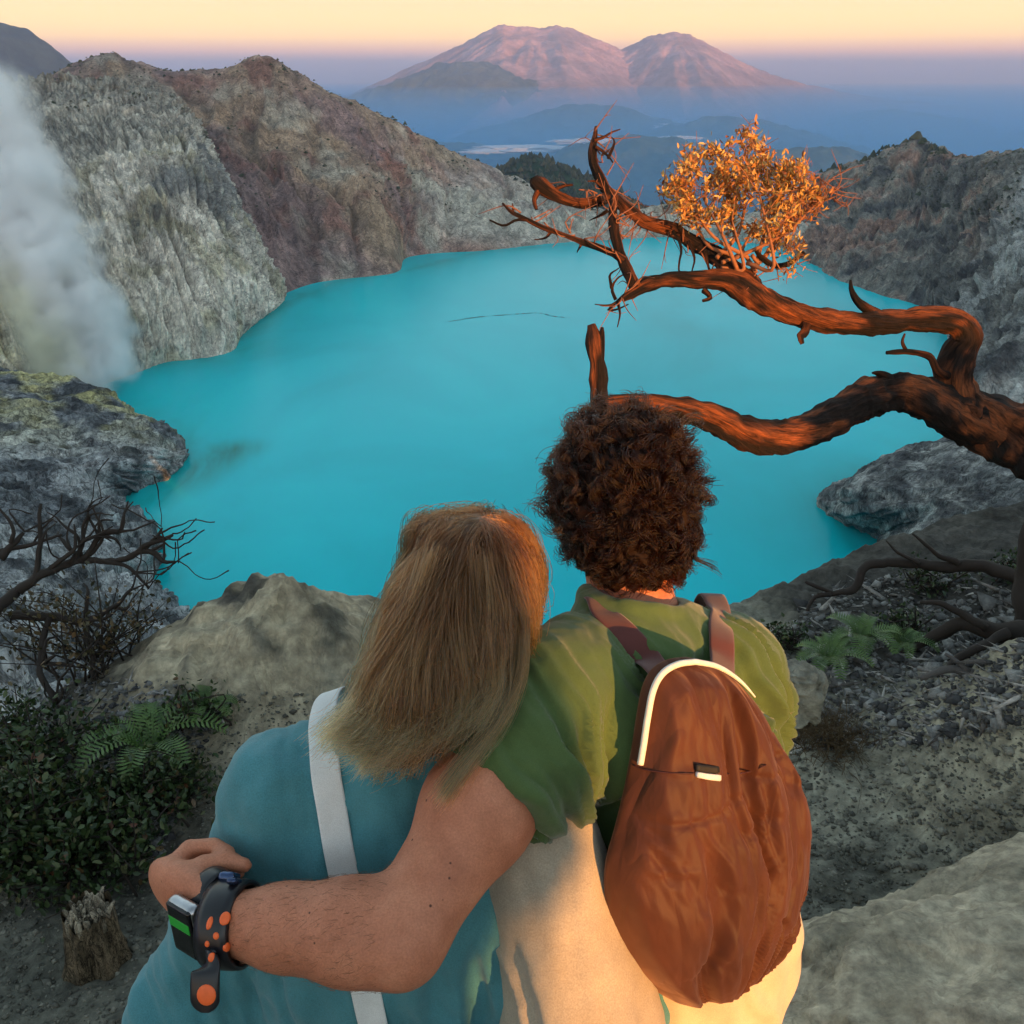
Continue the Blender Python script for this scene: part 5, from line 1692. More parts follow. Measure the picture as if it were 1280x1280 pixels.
for a_ in [(281, 1148, .0060, .0072), (262, 1154, .0036, .0070), (270, 1170, .0036, .0040), (259, 1180, .0030, .0036), (284, 1184, .0046, .0052), (264, 1197, .0040, .0050), (258, 1244, .0108, .0112)]:
    dot(*a_)
# watch nearer the hand
wc_ = mW + (mK - mW) * .40
wa, e1, e2 = basis(mK - mW, (-.95, -.45, -.02))
watch = empty("watch", wc_ - [0, 0, .05])
tag(watch, "square watch with green lit screen on the wrist of the arm round the teal shirt", "watch")
ring("strap", wc_ - e1 * .006, wa, e1, e2, .032, .043, .012, .0035, blk, watch)
case_c = wc_ + e1 * .034
case_o = rbox(case_c, (wa, e2, e1), (.024, .036, .0095), .0085, "case", plain_mat("brushed_metal_case", (.42, .42, .44), .28, 1.0), watch)
rbox(case_c + e1 * .0064, (wa, e2, e1), (.0215, .0335, .0045), .004, "screen", plain_mat("black_glass", (.003, .003, .004), .10, spec=.5), case_o, .002)
rbox(case_c + e1 * .0105 + e2 * .010, (wa, e2, e1), (.0185, .0070, .0008), .0006, "lit_display", plain_mat("green_display", (.01, .15, .02), .3, emit=(.02, .34, .03), es=.10), case_o, .0008)
rbox(case_c - wa * .025 + e2 * .012, (wa, e2, e1), (.0035, .006, .004), .003, "crown", plain_mat("blue_steel", (.10, .14, .25), .2, 1.0), case_o, .0015)
# ------------------------------------------------------------------ the rim underfoot
rg = np.random.default_rng(5)
def rim_edge(x):
    return np.interp(x, [-6, -2.6, -1.9, -1.45, -1.1, -.6, .2, 1.0, 1.6, 2.4, 3.5, 6], [2.6, 2.9, 3.1, 3.45, 3.75, 3.75, 3.7, 3.9, 4.25, 4.7, 5.0, 5.2])
def ground_h(X, Y):
    q = np.stack([X, Y, 0 * X], -1)
    e = Y - rim_edge(X) - .25 * fbm(q * .9 + 3, 3)
    drop = np.where(e > 0, e, 0)
    h = -1.35 * drop - .5 * drop ** 2
    h = h + .10 * fbm(q * .8, 4) + .030 * fbm(q * 4 + 5, 4, .6) + .012 * ridged(q * 11 + 2, 3)
    h = h + .16 * sstep(.8, 2.2, X) * sstep(1.8, 3.2, Y) - .10 * sstep(-.9, -2.0, X) * sstep(1.0, 3.0, Y)
    h = h + .35 * sstep(-.2, -1.6, Y) * 1.0
    ld = np.exp(-(np.abs((X + .98 - .25 * (Y - 3.3)) / .46)) ** 2.6 - np.abs((Y - 3.30) / .42) ** 2.4)          # pale ledge
    tb = np.exp(-(np.abs((X - 2.0) / .46)) ** 2.4 - np.abs((Y - 2.72 - .15 * (X - 2)) / .34) ** 2.4)           # rounded hump at the right
    h = h + (.32 * ld + .46 * tb) * (1 + .25 * fbm(q * 2.2 + 9, 3)) + .075 * (ridged(q * np.array([3.2, 2.2, 1]) + 4, 4, .55) - .5) * (ld + .4 * tb)
    return h
X, Y = np.meshgrid(np.concatenate([np.linspace(-7, -2.4, 60), np.linspace(-2.38, 3.4, 330), np.linspace(3.45, 8, 60)]),
                   np.concatenate([np.linspace(-9, .8, 90), np.linspace(.82, 5.6, 300), np.linspace(5.7, 12, 40)]), indexing='ij')
Z = ground_h(X, Y)
V = np.stack([X, Y, Z], -1)
n1, n2, n3 = fbm(V * 1.3 + 4, 4), fbm(V * 5 + 8, 4), fbm(V * 23, 3)
c = lerpc((.135, .133, .11), (.25, .24, .19), sstep(-.35, .4, n1 + .4 * n2))
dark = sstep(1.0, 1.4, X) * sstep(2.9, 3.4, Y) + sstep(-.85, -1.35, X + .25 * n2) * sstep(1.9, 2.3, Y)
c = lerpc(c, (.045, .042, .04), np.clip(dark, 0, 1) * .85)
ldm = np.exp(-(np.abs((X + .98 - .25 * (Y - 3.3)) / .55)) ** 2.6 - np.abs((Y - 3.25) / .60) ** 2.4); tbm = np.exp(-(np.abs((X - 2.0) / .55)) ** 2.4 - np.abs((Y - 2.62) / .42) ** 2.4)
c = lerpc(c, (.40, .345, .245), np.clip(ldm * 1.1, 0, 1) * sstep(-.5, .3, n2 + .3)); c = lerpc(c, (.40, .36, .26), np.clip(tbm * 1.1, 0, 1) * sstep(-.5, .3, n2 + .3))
c = c * (1 + .35 * n3)[..., None]
dirt_m = rock_mat("grey_volcanic_dirt", 3.0, .03, stretch=(1, 1, 1), contrast=(.6, 1.35), crack=.12)
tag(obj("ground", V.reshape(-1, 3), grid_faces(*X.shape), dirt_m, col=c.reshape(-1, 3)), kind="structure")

# unseen bank and slab added behind the viewer, shaped to shade ground and pair
bx_, by_ = np.meshgrid(np.linspace(-4, 9, 200), np.linspace(-6.4, -3.0, 50), indexing='ij')
kk = sstep(-3.0, -3.5, by_) * sstep(-6.4, -5.6, by_)
q = np.stack([bx_, by_, 0 * bx_], -1)
Vb2 = np.stack([bx_, by_, .1 + (1.36 + .85 * sstep(6.1, 6.4, bx_) + .05 * fbm(q * 3, 3) - .1) * kk], -1)
tag(obj("shade_bank", Vb2.reshape(-1, 3), grid_faces(200, 50), dirt_m, col=np.broadcast_to(np.array((.2, .19, .15)), (200 * 50, 3))), kind="structure")
pf = [(-1.2, .2), (2.80, .2), (2.86, 1.0), (2.87, 1.66), (2.92, 1.78), (3.03, 1.86), (3.04, 2.0), (3.03, 2.25), (2.97, 2.42), (2.6, 2.6), (1.6, 2.75), (.2, 2.6), (-1.2, 2.2)]
ou = np.vstack([[(x, -3.62, z) for x, z in pf], [(x - .25 * (z > 1), -4.6, z) for x, z in pf]])
npf = len(pf); jj_ = np.arange(npf)
of = [np.stack([jj_, jj_ + npf, (jj_ + 1) % npf + npf, (jj_ + 1) % npf], 1)]
ot = [np.array([(0, k_, k_ + 1) for k_ in range(1, npf - 1)]), np.array([(npf, npf + k_ + 1, npf + k_) for k_ in range(1, npf - 1)])]
tag(obj("shade_slab", ou, [np.vstack(of), np.vstack(ot)], dirt_m, smooth=False, col=np.broadcast_to(np.array((.2, .19, .15)), (2 * npf, 3))), kind="structure")

# boulders
stone_m = rock_mat("pale_boulder", 5.0, .016, stretch=(1, 1, 1), contrast=(.72, 1.22), crack=.10)
def boulder(name, label, c, r, seed, col0, col1, rough=.16, fine=.03, flat=.55, nu=220, nv=120, rot=0.0, shape=None):
    u, v = np.meshgrid(np.linspace(0, 2 * math.pi, nu, endpoint=False), np.linspace(-.5 * math.pi, .5 * math.pi, nv), indexing='ij')
    d = np.stack([np.cos(u) * np.cos(v), np.sin(u) * np.cos(v), np.sin(v)], -1)
    dd = np.sign(d) * np.abs(d) ** flat
    dd /= np.linalg.norm(dd, axis=-1, keepdims=True) ** .45
    k = 1 + rough * fbm(d * 1.5 + seed, 4, .5) + rough * .35 * ridged(d * 3.2 + seed, 4, .55) - rough * .2
    W = dd * np.array(r) * k[..., None]
    cs, sn = math.cos(rot), math.sin(rot)
    W = np.stack([W[..., 0] * cs - W[..., 1] * sn, W[..., 0] * sn + W[..., 1] * cs, W[..., 2]], -1) + np.array(c)
    if shape is not None: W = shape(W)
    nn = grid_normals(W); 
    if ((nn * d).sum(-1)).mean() < 0: nn = -nn
    W = W + nn * (fine * (fbm(W * 7 + seed, 4, .6) * .8 + .5 * fbm(W * 26, 3)))[..., None]
    cc = lerpc(col0, col1, sstep(-.4, .4, fbm(W * 3.5 + seed, 4, .6)))
    cc = cc * (1 + .25 * fbm(W * 30, 3))[..., None]
    o = obj(name, W.reshape(-1, 3), grid_faces(nu, nv, True), stone_m, col=cc.reshape(-1, 3))
    tag(o, label, "boulder", "boulders on the rim")
    return o
boulder("boulder", "large smooth grey boulder in the lower corner beside the backpack", (1.42, 1.34, .08), (1.0, .66, .54), 6.0, (.31, .275, .205), (.45, .395, .295), rough=.12, fine=.009, flat=.80, rot=.22, nu=320, nv=160)
boulder("boulder", "small grey boulder beside the right sleeve of the green t-shirt", P(992, 862, 3.15) + [0, 0, -.02], (.09, .08, .10), 13.0, (.18, .17, .14), (.26, .25, .2), rough=.25, fine=.01, nu=90, nv=50)

bpy.context.view_layer.update()
GXA, GYA, GZA = X[:, 0].copy(), Y[0].copy(), Z.copy()
def gfast(x, y):
    i = np.clip(np.searchsorted(GXA, x) - 1, 0, len(GXA) - 2); j = np.clip(np.searchsorted(GYA, y) - 1, 0, len(GYA) - 2)
    u = np.clip((x - GXA[i]) / (GXA[i + 1] - GXA[i]), 0, 1); v = np.clip((y - GYA[j]) / (GYA[j + 1] - GYA[j]), 0, 1)
    return (GZA[i, j] * (1 - u) + GZA[i + 1, j] * u) * (1 - v) + (GZA[i, j + 1] * (1 - u) + GZA[i + 1, j + 1] * u) * v
def gz(x, y):
    return float(gfast(np.array([float(x)]), np.array([float(y)]))[0])
def gpix(px, py):
    """ground point seen along a sight line"""
    r = ray(px, py); t_ = .8
    for _ in range(400):
        p = CAM + r * t_
        g = p[2] - gz(p[0], p[1])
        if g < .003: break
        t_ += max(g * .4, .003)
    return p

# gravel and splinters: too many to count
def scatter(name, n, region, size, col0, col1, seed, elong=1.0, kind="stuff"):
    r_ = np.random.default_rng(seed)
    base = np.array([(0, 0, 1), (1, 0, 0), (0, 1, 0), (-1, 0, 0), (0, -1, 0), (0, 0, -1), (.6, .6, .5), (-.6, .6, .5)], float)
    oct_ = np.array([(0, 1, 2), (0, 2, 3), (0, 3, 4), (0, 4, 1), (5, 2, 1), (5, 3, 2), (5, 4, 3), (5, 1, 4)])
    base = base[:6]
    pts = region(r_, n); n = len(pts)
    s = r_.lognormal(math.log(size), .5, n)
    V = base[None] * (1 + r_.uniform(-.35, .35, (n, 6, 1))) * s[:, None, None] * np.array([elong, 1, .6 if elong == 1 else .5])
    a = r_.uniform(0, 6.28, n); tl_ = r_.normal(0, .35, n)
    x, y, z = V[..., 0], V[..., 1], V[..., 2]
    x, z = x * np.cos(tl_)[:, None] - z * np.sin(tl_)[:, None], x * np.sin(tl_)[:, None] + z * np.cos(tl_)[:, None]
    V = np.stack([x * np.cos(a)[:, None] - y * np.sin(a)[:, None], x * np.sin(a)[:, None] + y * np.cos(a)[:, None], z], -1) + pts[:, None]
    F = (oct_[None] + np.arange(n)[:, None, None] * 6).reshape(-1, 3)
    cc = np.repeat(lerpc(col0, col1, r_.uniform(0, 1, n) ** 1.5), 6, 0)
    o = obj(name, V.reshape(-1, 3), F, stone_m, smooth=False, col=cc)
    tag(o, kind=kind)
def reg(poly, jitter=0):
    xs, ys = [p[0] for p in poly], [p[1] for p in poly]
    def f(r_, n):
        out = []
        px = r_.uniform(min(xs), max(xs), n * 4); py = r_.uniform(min(ys), max(ys), n * 4)
        # even-odd test
        ins = np.zeros(len(px), bool); j_ = len(poly) - 1
        for i in range(len(poly)):
            (xi, yi), (xj, yj) = poly[i], poly[j_]
            ins ^= ((yi > py) != (yj > py)) & (px < (xj - xi) * (py - yi) / (yj - yi + 1e-9) + xi)
            j_ = i
        px, py = px[ins][:n], py[ins][:n]
        R_ = np.stack([(px - 640) / FPX, CP - (py - 640) / FPX * SP, -SP - (py - 640) / FPX * CP], 1)
        t_ = np.full(len(px), 1.2)
        for _ in range(120):
            p = CAM + R_ * t_[:, None]
            g = p[:, 2] - gfast(p[:, 0], p[:, 1])
            t_ = np.where(g > .002, t_ + np.maximum(g * .4, .002), t_)
        return CAM + R_ * t_[:, None]
    return f
slope_r = [(985, 800), (1005, 745), (1060, 725), (1150, 715), (1300, 690), (1300, 900), (1180, 930), (980, 940)]
slope_l = [(-20, 820), (110, 850), (210, 850), (290, 880), (240, 960), (200, 1080), (60, 1000), (-20, 900)]
scatter("gravel", 2600, reg(slope_r), .011, (.05, .05, .052), (.30, .30, .29), 1)
scatter("gravel", 2200, reg([(980, 900), (1290, 880), (1290, 1060), (960, 1180)]), .006, (.10, .10, .085), (.25, .24, .2), 2)
scatter("gravel", 1500, reg(slope_l), .010, (.05, .05, .055), (.28, .28, .28), 3)
scatter("gravel", 2600, reg([(-20, 1080), (250, 880), (330, 860), (460, 880), (300, 1100), (200, 1290), (-20, 1290)]), .005, (.08, .08, .07), (.24, .23, .19), 4)
scatter("wood_splinters", 420, reg(slope_r), .0055, (.10, .09, .085), (.55, .52, .48), 5, 8.0)
scatter("wood_splinters", 160, reg(slope_l), .0045, (.10, .09, .08), (.36, .34, .33), 6, 9.0)

# ------------------------------------------------------------------ the twisted tree
bark, t, b = new_mat("red_brown_bark")
pos = node(t, "ShaderNodeNewGeometry").outputs["Position"]
n1 = tex_noise(t, 7, 6, .65, pos); gv = node(t, "ShaderNodeAttribute", attribute_name="grain").outputs["Vector"]; n2 = tex_noise(t, 5.5, 6, .72, gv, (1, 1, .8), .5); n3 = tex_noise(t, 17, 4, .7, gv, (1, 1, .5), .3)
c = node(t, "ShaderNodeAttribute", attribute_name="tint").outputs["Color"]
c = mixc(t, c, ramp(t, n2.outputs["Fac"], [(.36, (.16, .15, .15)), (.50, (.9, .9, .9)), (.70, (2.3, 1.9, 1.5))]), .9, 'MULTIPLY')
c = mixc(t, c, ramp(t, n3.outputs["Fac"], [(.32, (.55,) * 3), (.7, (1.4,) * 3)]), .8, 'MULTIPLY')
t.links.new(c, b.inputs["Base Color"]); b.inputs["Roughness"].default_value = .8; b.inputs["Specular IOR Level"].default_value = .25
ad = node(t, "ShaderNodeMath", operation='MULTIPLY_ADD'); t.links.new(n3.outputs["Fac"], ad.inputs[0]); ad.inputs[1].default_value = .5; t.links.new(n2.outputs["Fac"], ad.inputs[2])
bump(t, b, ad.outputs[0], 1.0, .016)
def limb(pts, seg=.012, sides=14, rough=.30, seed=0.0, jit=.0):
    """pts: (px,py,t,halfwidth px)"""
    A = np.array([[*P(a, b_, c_), w * c_ / FPX] for a, b_, c_, w in pts])
    L_ = np.linalg.norm(np.diff(A[:, :3], axis=0), axis=1).sum()
    n = max(8, int(L_ / seg))
    C = catmull(A, n)
    if jit: C[:, :3] += jit * np.stack([fbm(C[:, :3] * 9 + seed + q, 3) for q in (0, 20, 40)], 1)
    rad = C[:, 3] * (1 + .16 * fbm(np.c_[np.arange(n) * .22, np.full(n, seed), np.zeros(n)], 3))
    return tube(C[:, :3], np.maximum(rad, .0012), sides, seed=seed, rough=rough, twist=.03)
root = P(1500, 800, 3.0); root[2] = gz(root[0], root[1])
tree = empty("gnarled_tree", root)
tag(tree, "gnarled red-barked tree leaning over the lake with one tuft of orange leaves", "tree")
def branch(name, pts, **kw):
    V, Q, T = limb(pts, **kw)
    sd_ = kw.get("sides", 14); n_ = (len(V) - 2) // sd_; sd0 = kw.get("seed", 0)
    a_ = np.tile(np.linspace(0, 6.283, sd_, endpoint=False), n_); l_ = np.repeat(np.arange(n_) * .012, sd_)
    g = np.concatenate([ridged(np.stack([np.cos(a_) * 5 + sd0, np.sin(a_) * 5, l_ * 3.0], -1), 3, .6), [0, 0]])
    m_ = np.concatenate([fbm(np.stack([np.cos(a_) * .8 + sd0, np.sin(a_) * .8, l_ * 5.0 + 3], -1), 3, .6), [0, 0]])
    c_ = lerpc((.020, .012, .010), (.23, .070, .026), sstep(-.08, .42, m_)); c_ = c_ * (.45 + .75 * sstep(-.2, 1.3, g))[:, None]  # mottled bark; dark share raised to paint in shaded stretches
    o_ = obj(name, V, [Q, T], bark, tree, col=c_)
    at_ = o_.data.attributes.new("grain", 'FLOAT_VECTOR', 'POINT')
    gr_ = np.concatenate([np.stack([np.cos(a_) * 1.0 + sd0, np.sin(a_) * 1.0, l_ * 3.2], -1), np.zeros((2, 3))]).astype(np.float32)
    at_.data.foreach_set("vector", gr_.ravel())
    return o_
rp = root - CAM
rt = rp[1] * CP - rp[2] * SP
branch("trunk", [(1495, 860, 2.95, 62), (1480, 780, 3.0, 52), (1420, 680, 3.1, 44), (1350, 605, 3.2, 38), (1290, 560, 3.28, 34), (1240, 532, 3.3, 33), (1205, 515, 3.3, 30), (1180, 506, 3.28, 26)], seed=1, rough=.34, sides=30)
branch("lower_limb", [(1240, 535, 3.3, 30), (1190, 517, 3.28, 27), (1155, 500, 3.24, 25), (1115, 490, 3.2, 24), (1075, 503, 3.12, 22), (1040, 524, 3.05, 21), (1000, 541, 2.98, 20), (960, 546, 2.92, 20), (925, 538, 2.88, 20), (890, 522, 2.84, 17), (850, 511, 2.8, 14), (810, 505, 2.76, 12), (775, 505, 2.73, 12), (752, 510, 2.71, 13)], seed=2, sides=30)
branch("broken_stub", [(752, 520, 2.71, 13), (749, 495, 2.71, 11), (748, 465, 2.71, 9.5), (745, 440, 2.70, 9), (742, 420, 2.70, 9), (739, 406, 2.70, 6)], seed=3, rough=.45)
branch("broken_stub", [(749, 470, 2.705, 5), (751, 440, 2.70, 5), (752, 420, 2.70, 4), (753, 409, 2.70, 1.5)], seed=3.5, rough=.4)
branch("upper_limb", [(1215, 530, 3.3, 28), (1200, 500, 3.3, 25), (1192, 470, 3.29, 23), (1200, 440, 3.28, 21), (1208, 420, 3.26, 18), (1196, 403, 3.24, 15), (1170, 399, 3.22, 14.5), (1120, 402, 3.2, 13), (1075, 404, 3.18, 13.5), (1030, 401, 3.16, 14), (990, 391, 3.14, 14.5), (955, 376, 3.12, 15.5), (930, 360, 3.1, 16), (905, 349, 3.08, 12), (870, 350, 3.05, 10), (835, 350, 3.02, 9), (808, 356, 3.0, 8), (790, 366, 2.98, 6.5), (778, 374, 2.97, 4)], seed=4, sides=30)
branch("limb", [(950, 368, 3.11, 10), (935, 350, 3.12, 11), (912, 334, 3.13, 11), (887, 315, 3.14, 8.5), (862, 300, 3.14, 8), (839, 287, 3.14, 8), (807, 278, 3.13, 7.5), (780, 258, 3.12, 7), (761, 240, 3.12, 6), (752, 224, 3.12, 5.5), (742, 204, 3.12, 5), (741, 185, 3.12, 4), (744, 170, 3.12, 3), (745, 158, 3.12, 1.5)], seed=5, rough=.4)
branch("limb", [(760, 246, 3.12, 6), (742, 252, 3.1, 6.5), (722, 254, 3.08, 6), (700, 247, 3.06, 6), (684, 238, 3.05, 7), (672, 229, 3.05, 8), (668, 222, 3.05, 5)], seed=6, rough=.5)
branch("twig", [(674, 236, 3.05, 4), (668, 250, 3.05, 3), (671, 262, 3.05, 2)], seed=6.2, rough=.4, sides=8)
branch("twig", [(690, 238, 3.05, 2.6), (705, 232, 3.05, 2), (716, 231, 3.05, 1)], seed=6.4, sides=8)
branch("limb", [(795, 360, 2.98, 6.5), (785, 340, 2.98, 6), (775, 318, 2.99, 5.5), (768, 290, 3.0, 5.5), (766, 265, 3.02, 5), (768, 245, 3.04, 4)], seed=7, rough=.4)
branch("limb", [(780, 325, 2.98, 4.5), (765, 316, 2.97, 4), (742, 307, 2.96, 3.8), (727, 302, 2.95, 3.6), (700, 292, 2.94, 3.2), (678, 284, 2.93, 3), (655, 273, 2.92, 2.6), (640, 266, 2.92, 2.2), (628, 254, 2.92, 1.3)], seed=8, rough=.4, sides=10)
branch("twig", [(660, 275, 2.92, 2), (645, 275, 2.92, 1.7), (630, 282, 2.92, 1.4), (612, 275, 2.92, .9)], seed=8.3, sides=7)
branch("side_shoot", [(1098, 394, 3.19, 6), (1082, 384, 3.17, 6), (1070, 374, 3.16, 4.5), (1064, 362, 3.15, 3), (1063, 350, 3.15, 1.2)], seed=9, rough=.4, sides=10)
branch("side_shoot", [(1008, 402, 3.14, 5), (1006, 415, 3.12, 5), (1000, 420, 3.11, 4), (1003, 430, 3.11, 2)], seed=10, rough=.5, sides=9)
branch("side_shoot", [(880, 362, 3.05, 4), (888, 372, 3.04, 3.5), (878, 376, 3.04, 2)], seed=10.5, rough=.5, sides=8)
branch("side_shoot", [(1190, 472, 3.27, 5), (1172, 462, 3.22, 4.5), (1162, 445, 3.2, 4), (1140, 440, 3.18, 3.5), (1124, 440, 3.17, 3), (1108, 441, 3.16, 2)], seed=11, rough=.45, sides=9)
branch("side_shoot", [(1134, 440, 3.18, 2.6), (1128, 428, 3.17, 2), (1131, 417, 3.17, 1)], seed=11.5, sides=7)
branch("side_shoot", [(1118, 482, 3.17, 6), (1106, 470, 3.15, 5), (1098, 466, 3.14, 3.5), (1091, 466, 3.13, 1.5)], seed=12, rough=.5, sides=9)
branch("twig", [(1005, 316, 3.1, 3), (985, 330, 3.1, 3.4), (968, 332, 3.1, 3.5), (952, 322, 3.1, 3.2), (944, 312, 3.1, 2.2)], seed=13, sides=8)
for i, pts in enumerate([[(778, 372), (770, 378), (758, 382), (744, 381)], [(772, 378), (776, 392), (773, 409)], [(770, 374), (765, 362), (772, 348), (790, 340)], [(768, 380), (760, 388), (775, 385), (786, 381)], [(765, 360), (762, 345), (775, 335)],
                         [(744, 176), (756, 172), (764, 166), (775, 162)], [(744, 185), (758, 195), (766, 205)], [(757, 236), (745, 226), (735, 225)], [(768, 252), (776, 262), (772, 285), (778, 300)], [(760, 262), (748, 270), (738, 275)],
                         [(727, 302), (722, 315)], [(690, 289), (682, 297), (668, 300)], [(640, 268), (640, 255)], [(860, 302), (868, 325), (862, 345)], [(880, 313), (885, 335), (893, 348)], [(840, 288), (852, 312), (848, 335), (855, 345)], [(760, 200), (768, 180), (764, 172)]]):
    tt_ = 2.98 if pts[0][1] > 330 else 3.1
    branch("twig", [(x, y, tt_, 2.2 * (1 - .7 * k / (len(pts) - 1))) for k, (x, y) in enumerate(pts)], seed=20 + i, sides=6, rough=.3, jit=.006)

rt_ = np.random.default_rng(31)
fine = Bag()
for (x0, y0, x1, y1, tt_, n_) in [(668, 225, 760, 245, 3.07, 9), (742, 165, 765, 240, 3.12, 12), (765, 250, 790, 350, 3.0, 12), (627, 256, 770, 315, 2.94, 12), (780, 258, 900, 330, 3.13, 26), (790, 360, 770, 375, 2.97, 8), (980, 290, 1030, 240, 3.1, 26), (1020, 215, 1045, 255, 3.1, 14), (920, 345, 1000, 330, 3.1, 12)]:
    for _ in range(n_):
        f_ = rt_.uniform(); p0 = P(x0 + (x1 - x0) * f_, y0 + (y1 - y0) * f_, tt_)
        d = rt_.normal(size=3) * np.array([1, .6, 1]); d /= np.linalg.norm(d); L_ = rt_.uniform(.04, .13)
        c_ = catmull([p0, p0 + d * L_ * .5 + rt_.normal(size=3) * .012, p0 + d * L_ + rt_.normal(size=3) * .025], 9)
        V, Q, T = tube(c_, np.linspace(.0026, .0007, 9), 5); fine.add(V, Q, T)
        if rt_.random() < .6:
            e_ = c_[5] + rt_.normal(size=3) * .03
            V, Q, T = tube(catmull([c_[4], (c_[4] + e_) / 2 + rt_.normal(size=3) * .005, e_], 6), np.linspace(.0014, .0005, 6), 4); fine.add(V, Q, T)
fine.build("fine_twigs", plain_mat("pinkish_twig", (.26, .10, .055), .8), tree)["kind"] = "stuff"
# the leafy tuft
leaf_m, t, b = new_mat("orange_leaves")
gi = node(t, "ShaderNodeNewGeometry")
c = ramp(t, gi.outputs["Random Per Island"], [(0, (.22, .065, .018)), (.35, (.42, .17, .035)), (.7, (.55, .30, .07)), (1, (.62, .42, .14))])
t.links.new(c, b.inputs["Base Color"]); b.inputs["Roughness"].default_value = .6
b.inputs["Transmission Weight"].default_value = 0.0
b.inputs["Subsurface Weight"].default_value = 0.0
rl = np.random.default_rng(17)
tuft_c = P(925, 250, 3.12)
tw, lf_pts, lf_dir = Bag(), [], []
origin = P(915, 338, 3.1)
k = 0
outline = [(858, 198), (880, 190), (905, 205), (942, 170), (945, 195), (985, 205), (1000, 235), (1025, 245), (985, 288), (1000, 300), (850, 235), (835, 215), (870, 265), (930, 230), (955, 280), (900, 250), (975, 250)]
def leaf_at(p, d, s):
    lf_pts.append(p); lf_dir.append((d, s))
stems_ = []
for e0 in [(850, 215), (880, 250), (905, 205), (935, 190), (950, 245), (975, 215), (1000, 240), (985, 280), (915, 275), (860, 250), (945, 280), (1020, 255)]:
    b0 = P(rl.uniform(885, 945), rl.uniform(318, 345), 3.10); e1_ = P(e0[0], e0[1], 3.12 + rl.normal() * .06)
    c_ = catmull([b0, b0 * .55 + e1_ * .45 + rl.normal(size=3) * .03 - [0, 0, .03], e1_], 18); stems_.append(c_)
    V, Q, T = tube(c_, np.linspace(.0075, .0022, 18), 6); tw.add(V, Q, T)
for i in range(130):
    if i < len(outline) * 3:
        o_ = outline[i % len(outline)]; e_ = P(o_[0] + rl.normal() * 9, o_[1] + rl.normal() * 8, 3.12 + rl.normal() * .07)
    else:
        a_ = rl.uniform(0, 6.28); r_ = math.sqrt(rl.uniform(0, 1))
        e_ = P(934 + 108 * r_ * math.cos(a_), 234 + 58 * r_ * math.sin(a_), 3.12 + rl.normal() * .10)
    ap_ = np.concatenate([c_[7:] for c_ in stems_]); s0 = ap_[np.argmin(np.linalg.norm(ap_ - e_ + [0, 0, .05], axis=1))]
    md = s0 * .5 + e_ * .5 + rl.normal(size=3) * .02
    c_ = catmull([s0, md, e_], 14)
    V, Q, T = tube(c_, np.linspace(.0026, .0009, 14), 5); tw.add(V, Q, T)
    full = e_[0] < P(1000, 250, 3.12)[0] or rl.random() < .3
    nl = int(rl.integers(20, 38)) if full else int(rl.integers(2, 8))
    for _ in range(nl):
        f_ = rl.uniform(.45, 1.04); kx = min(13, int(f_ * 13)); base_ = c_[kx] + rl.normal(size=3) * .013
        d = (c_[-1] - c_[-4]) / np.linalg.norm(c_[-1] - c_[-4]) * .6 + rl.normal(size=3) * .75 + np.array([0, 0, .35])
        leaf_at(base_, d / np.linalg.norm(d), rl.uniform(.017, .029))
    for _ in range(3 if full else 7):
        kx = int(rl.integers(4, 13)); d = rl.normal(size=3) * .6 + np.array([0, 0, .3]); ed = c_[kx] + d / np.linalg.norm(d) * rl.uniform(.03, .08)
        V, Q, T = tube(catmull([c_[kx], (c_[kx] + ed) / 2 + rl.normal(size=3) * .008, ed], 6), np.linspace(.0014, .0006, 6), 4); tw.add(V, Q, T)
o = tw.build("tuft_twigs", plain_mat("tan_twig", (.30, .12, .055), .8), tree); o["kind"] = "stuff"
def leaves_mesh(pts, dirs, wid=.36, fold=.25):
    n = len(pts); p = np.array(pts); d = np.array([x[0] for x in dirs]); s = np.array([x[1] for x in dirs])
    sd = np.cross(d, np.random.default_rng(3).normal(size=(n, 3))); sd /= np.linalg.norm(sd, axis=1)[:, None]
    up = np.cross(sd, d)
    S = s[:, None]
    v = [p, p + d * S * .35 + sd * S * wid * .5 + up * S * fold * .3, p + d * S * .45 - up * S * .02, p + d * S * .35 - sd * S * wid * .5 + up * S * fold * .3,
         p + d * S * .75 + sd * S * wid * .36 + up * S * fold * .2, p + d * S * .75 - sd * S * wid * .36 + up * S * fold * .2, p + d * S - up * S * .10]
    V = np.stack(v, 1).reshape(-1, 3)
    f = np.array([(0, 1, 2), (0, 2, 3), (1, 4, 2), (2, 5, 3), (2, 4, 6), (2, 6, 5)])
    return V, (f[None] + np.arange(n)[:, None, None] * 7).reshape(-1, 3)
V, F = leaves_mesh(lf_pts, lf_dir)
o = obj("crown", V, F, leaf_m, tree, smooth=False); o["kind"] = "stuff"

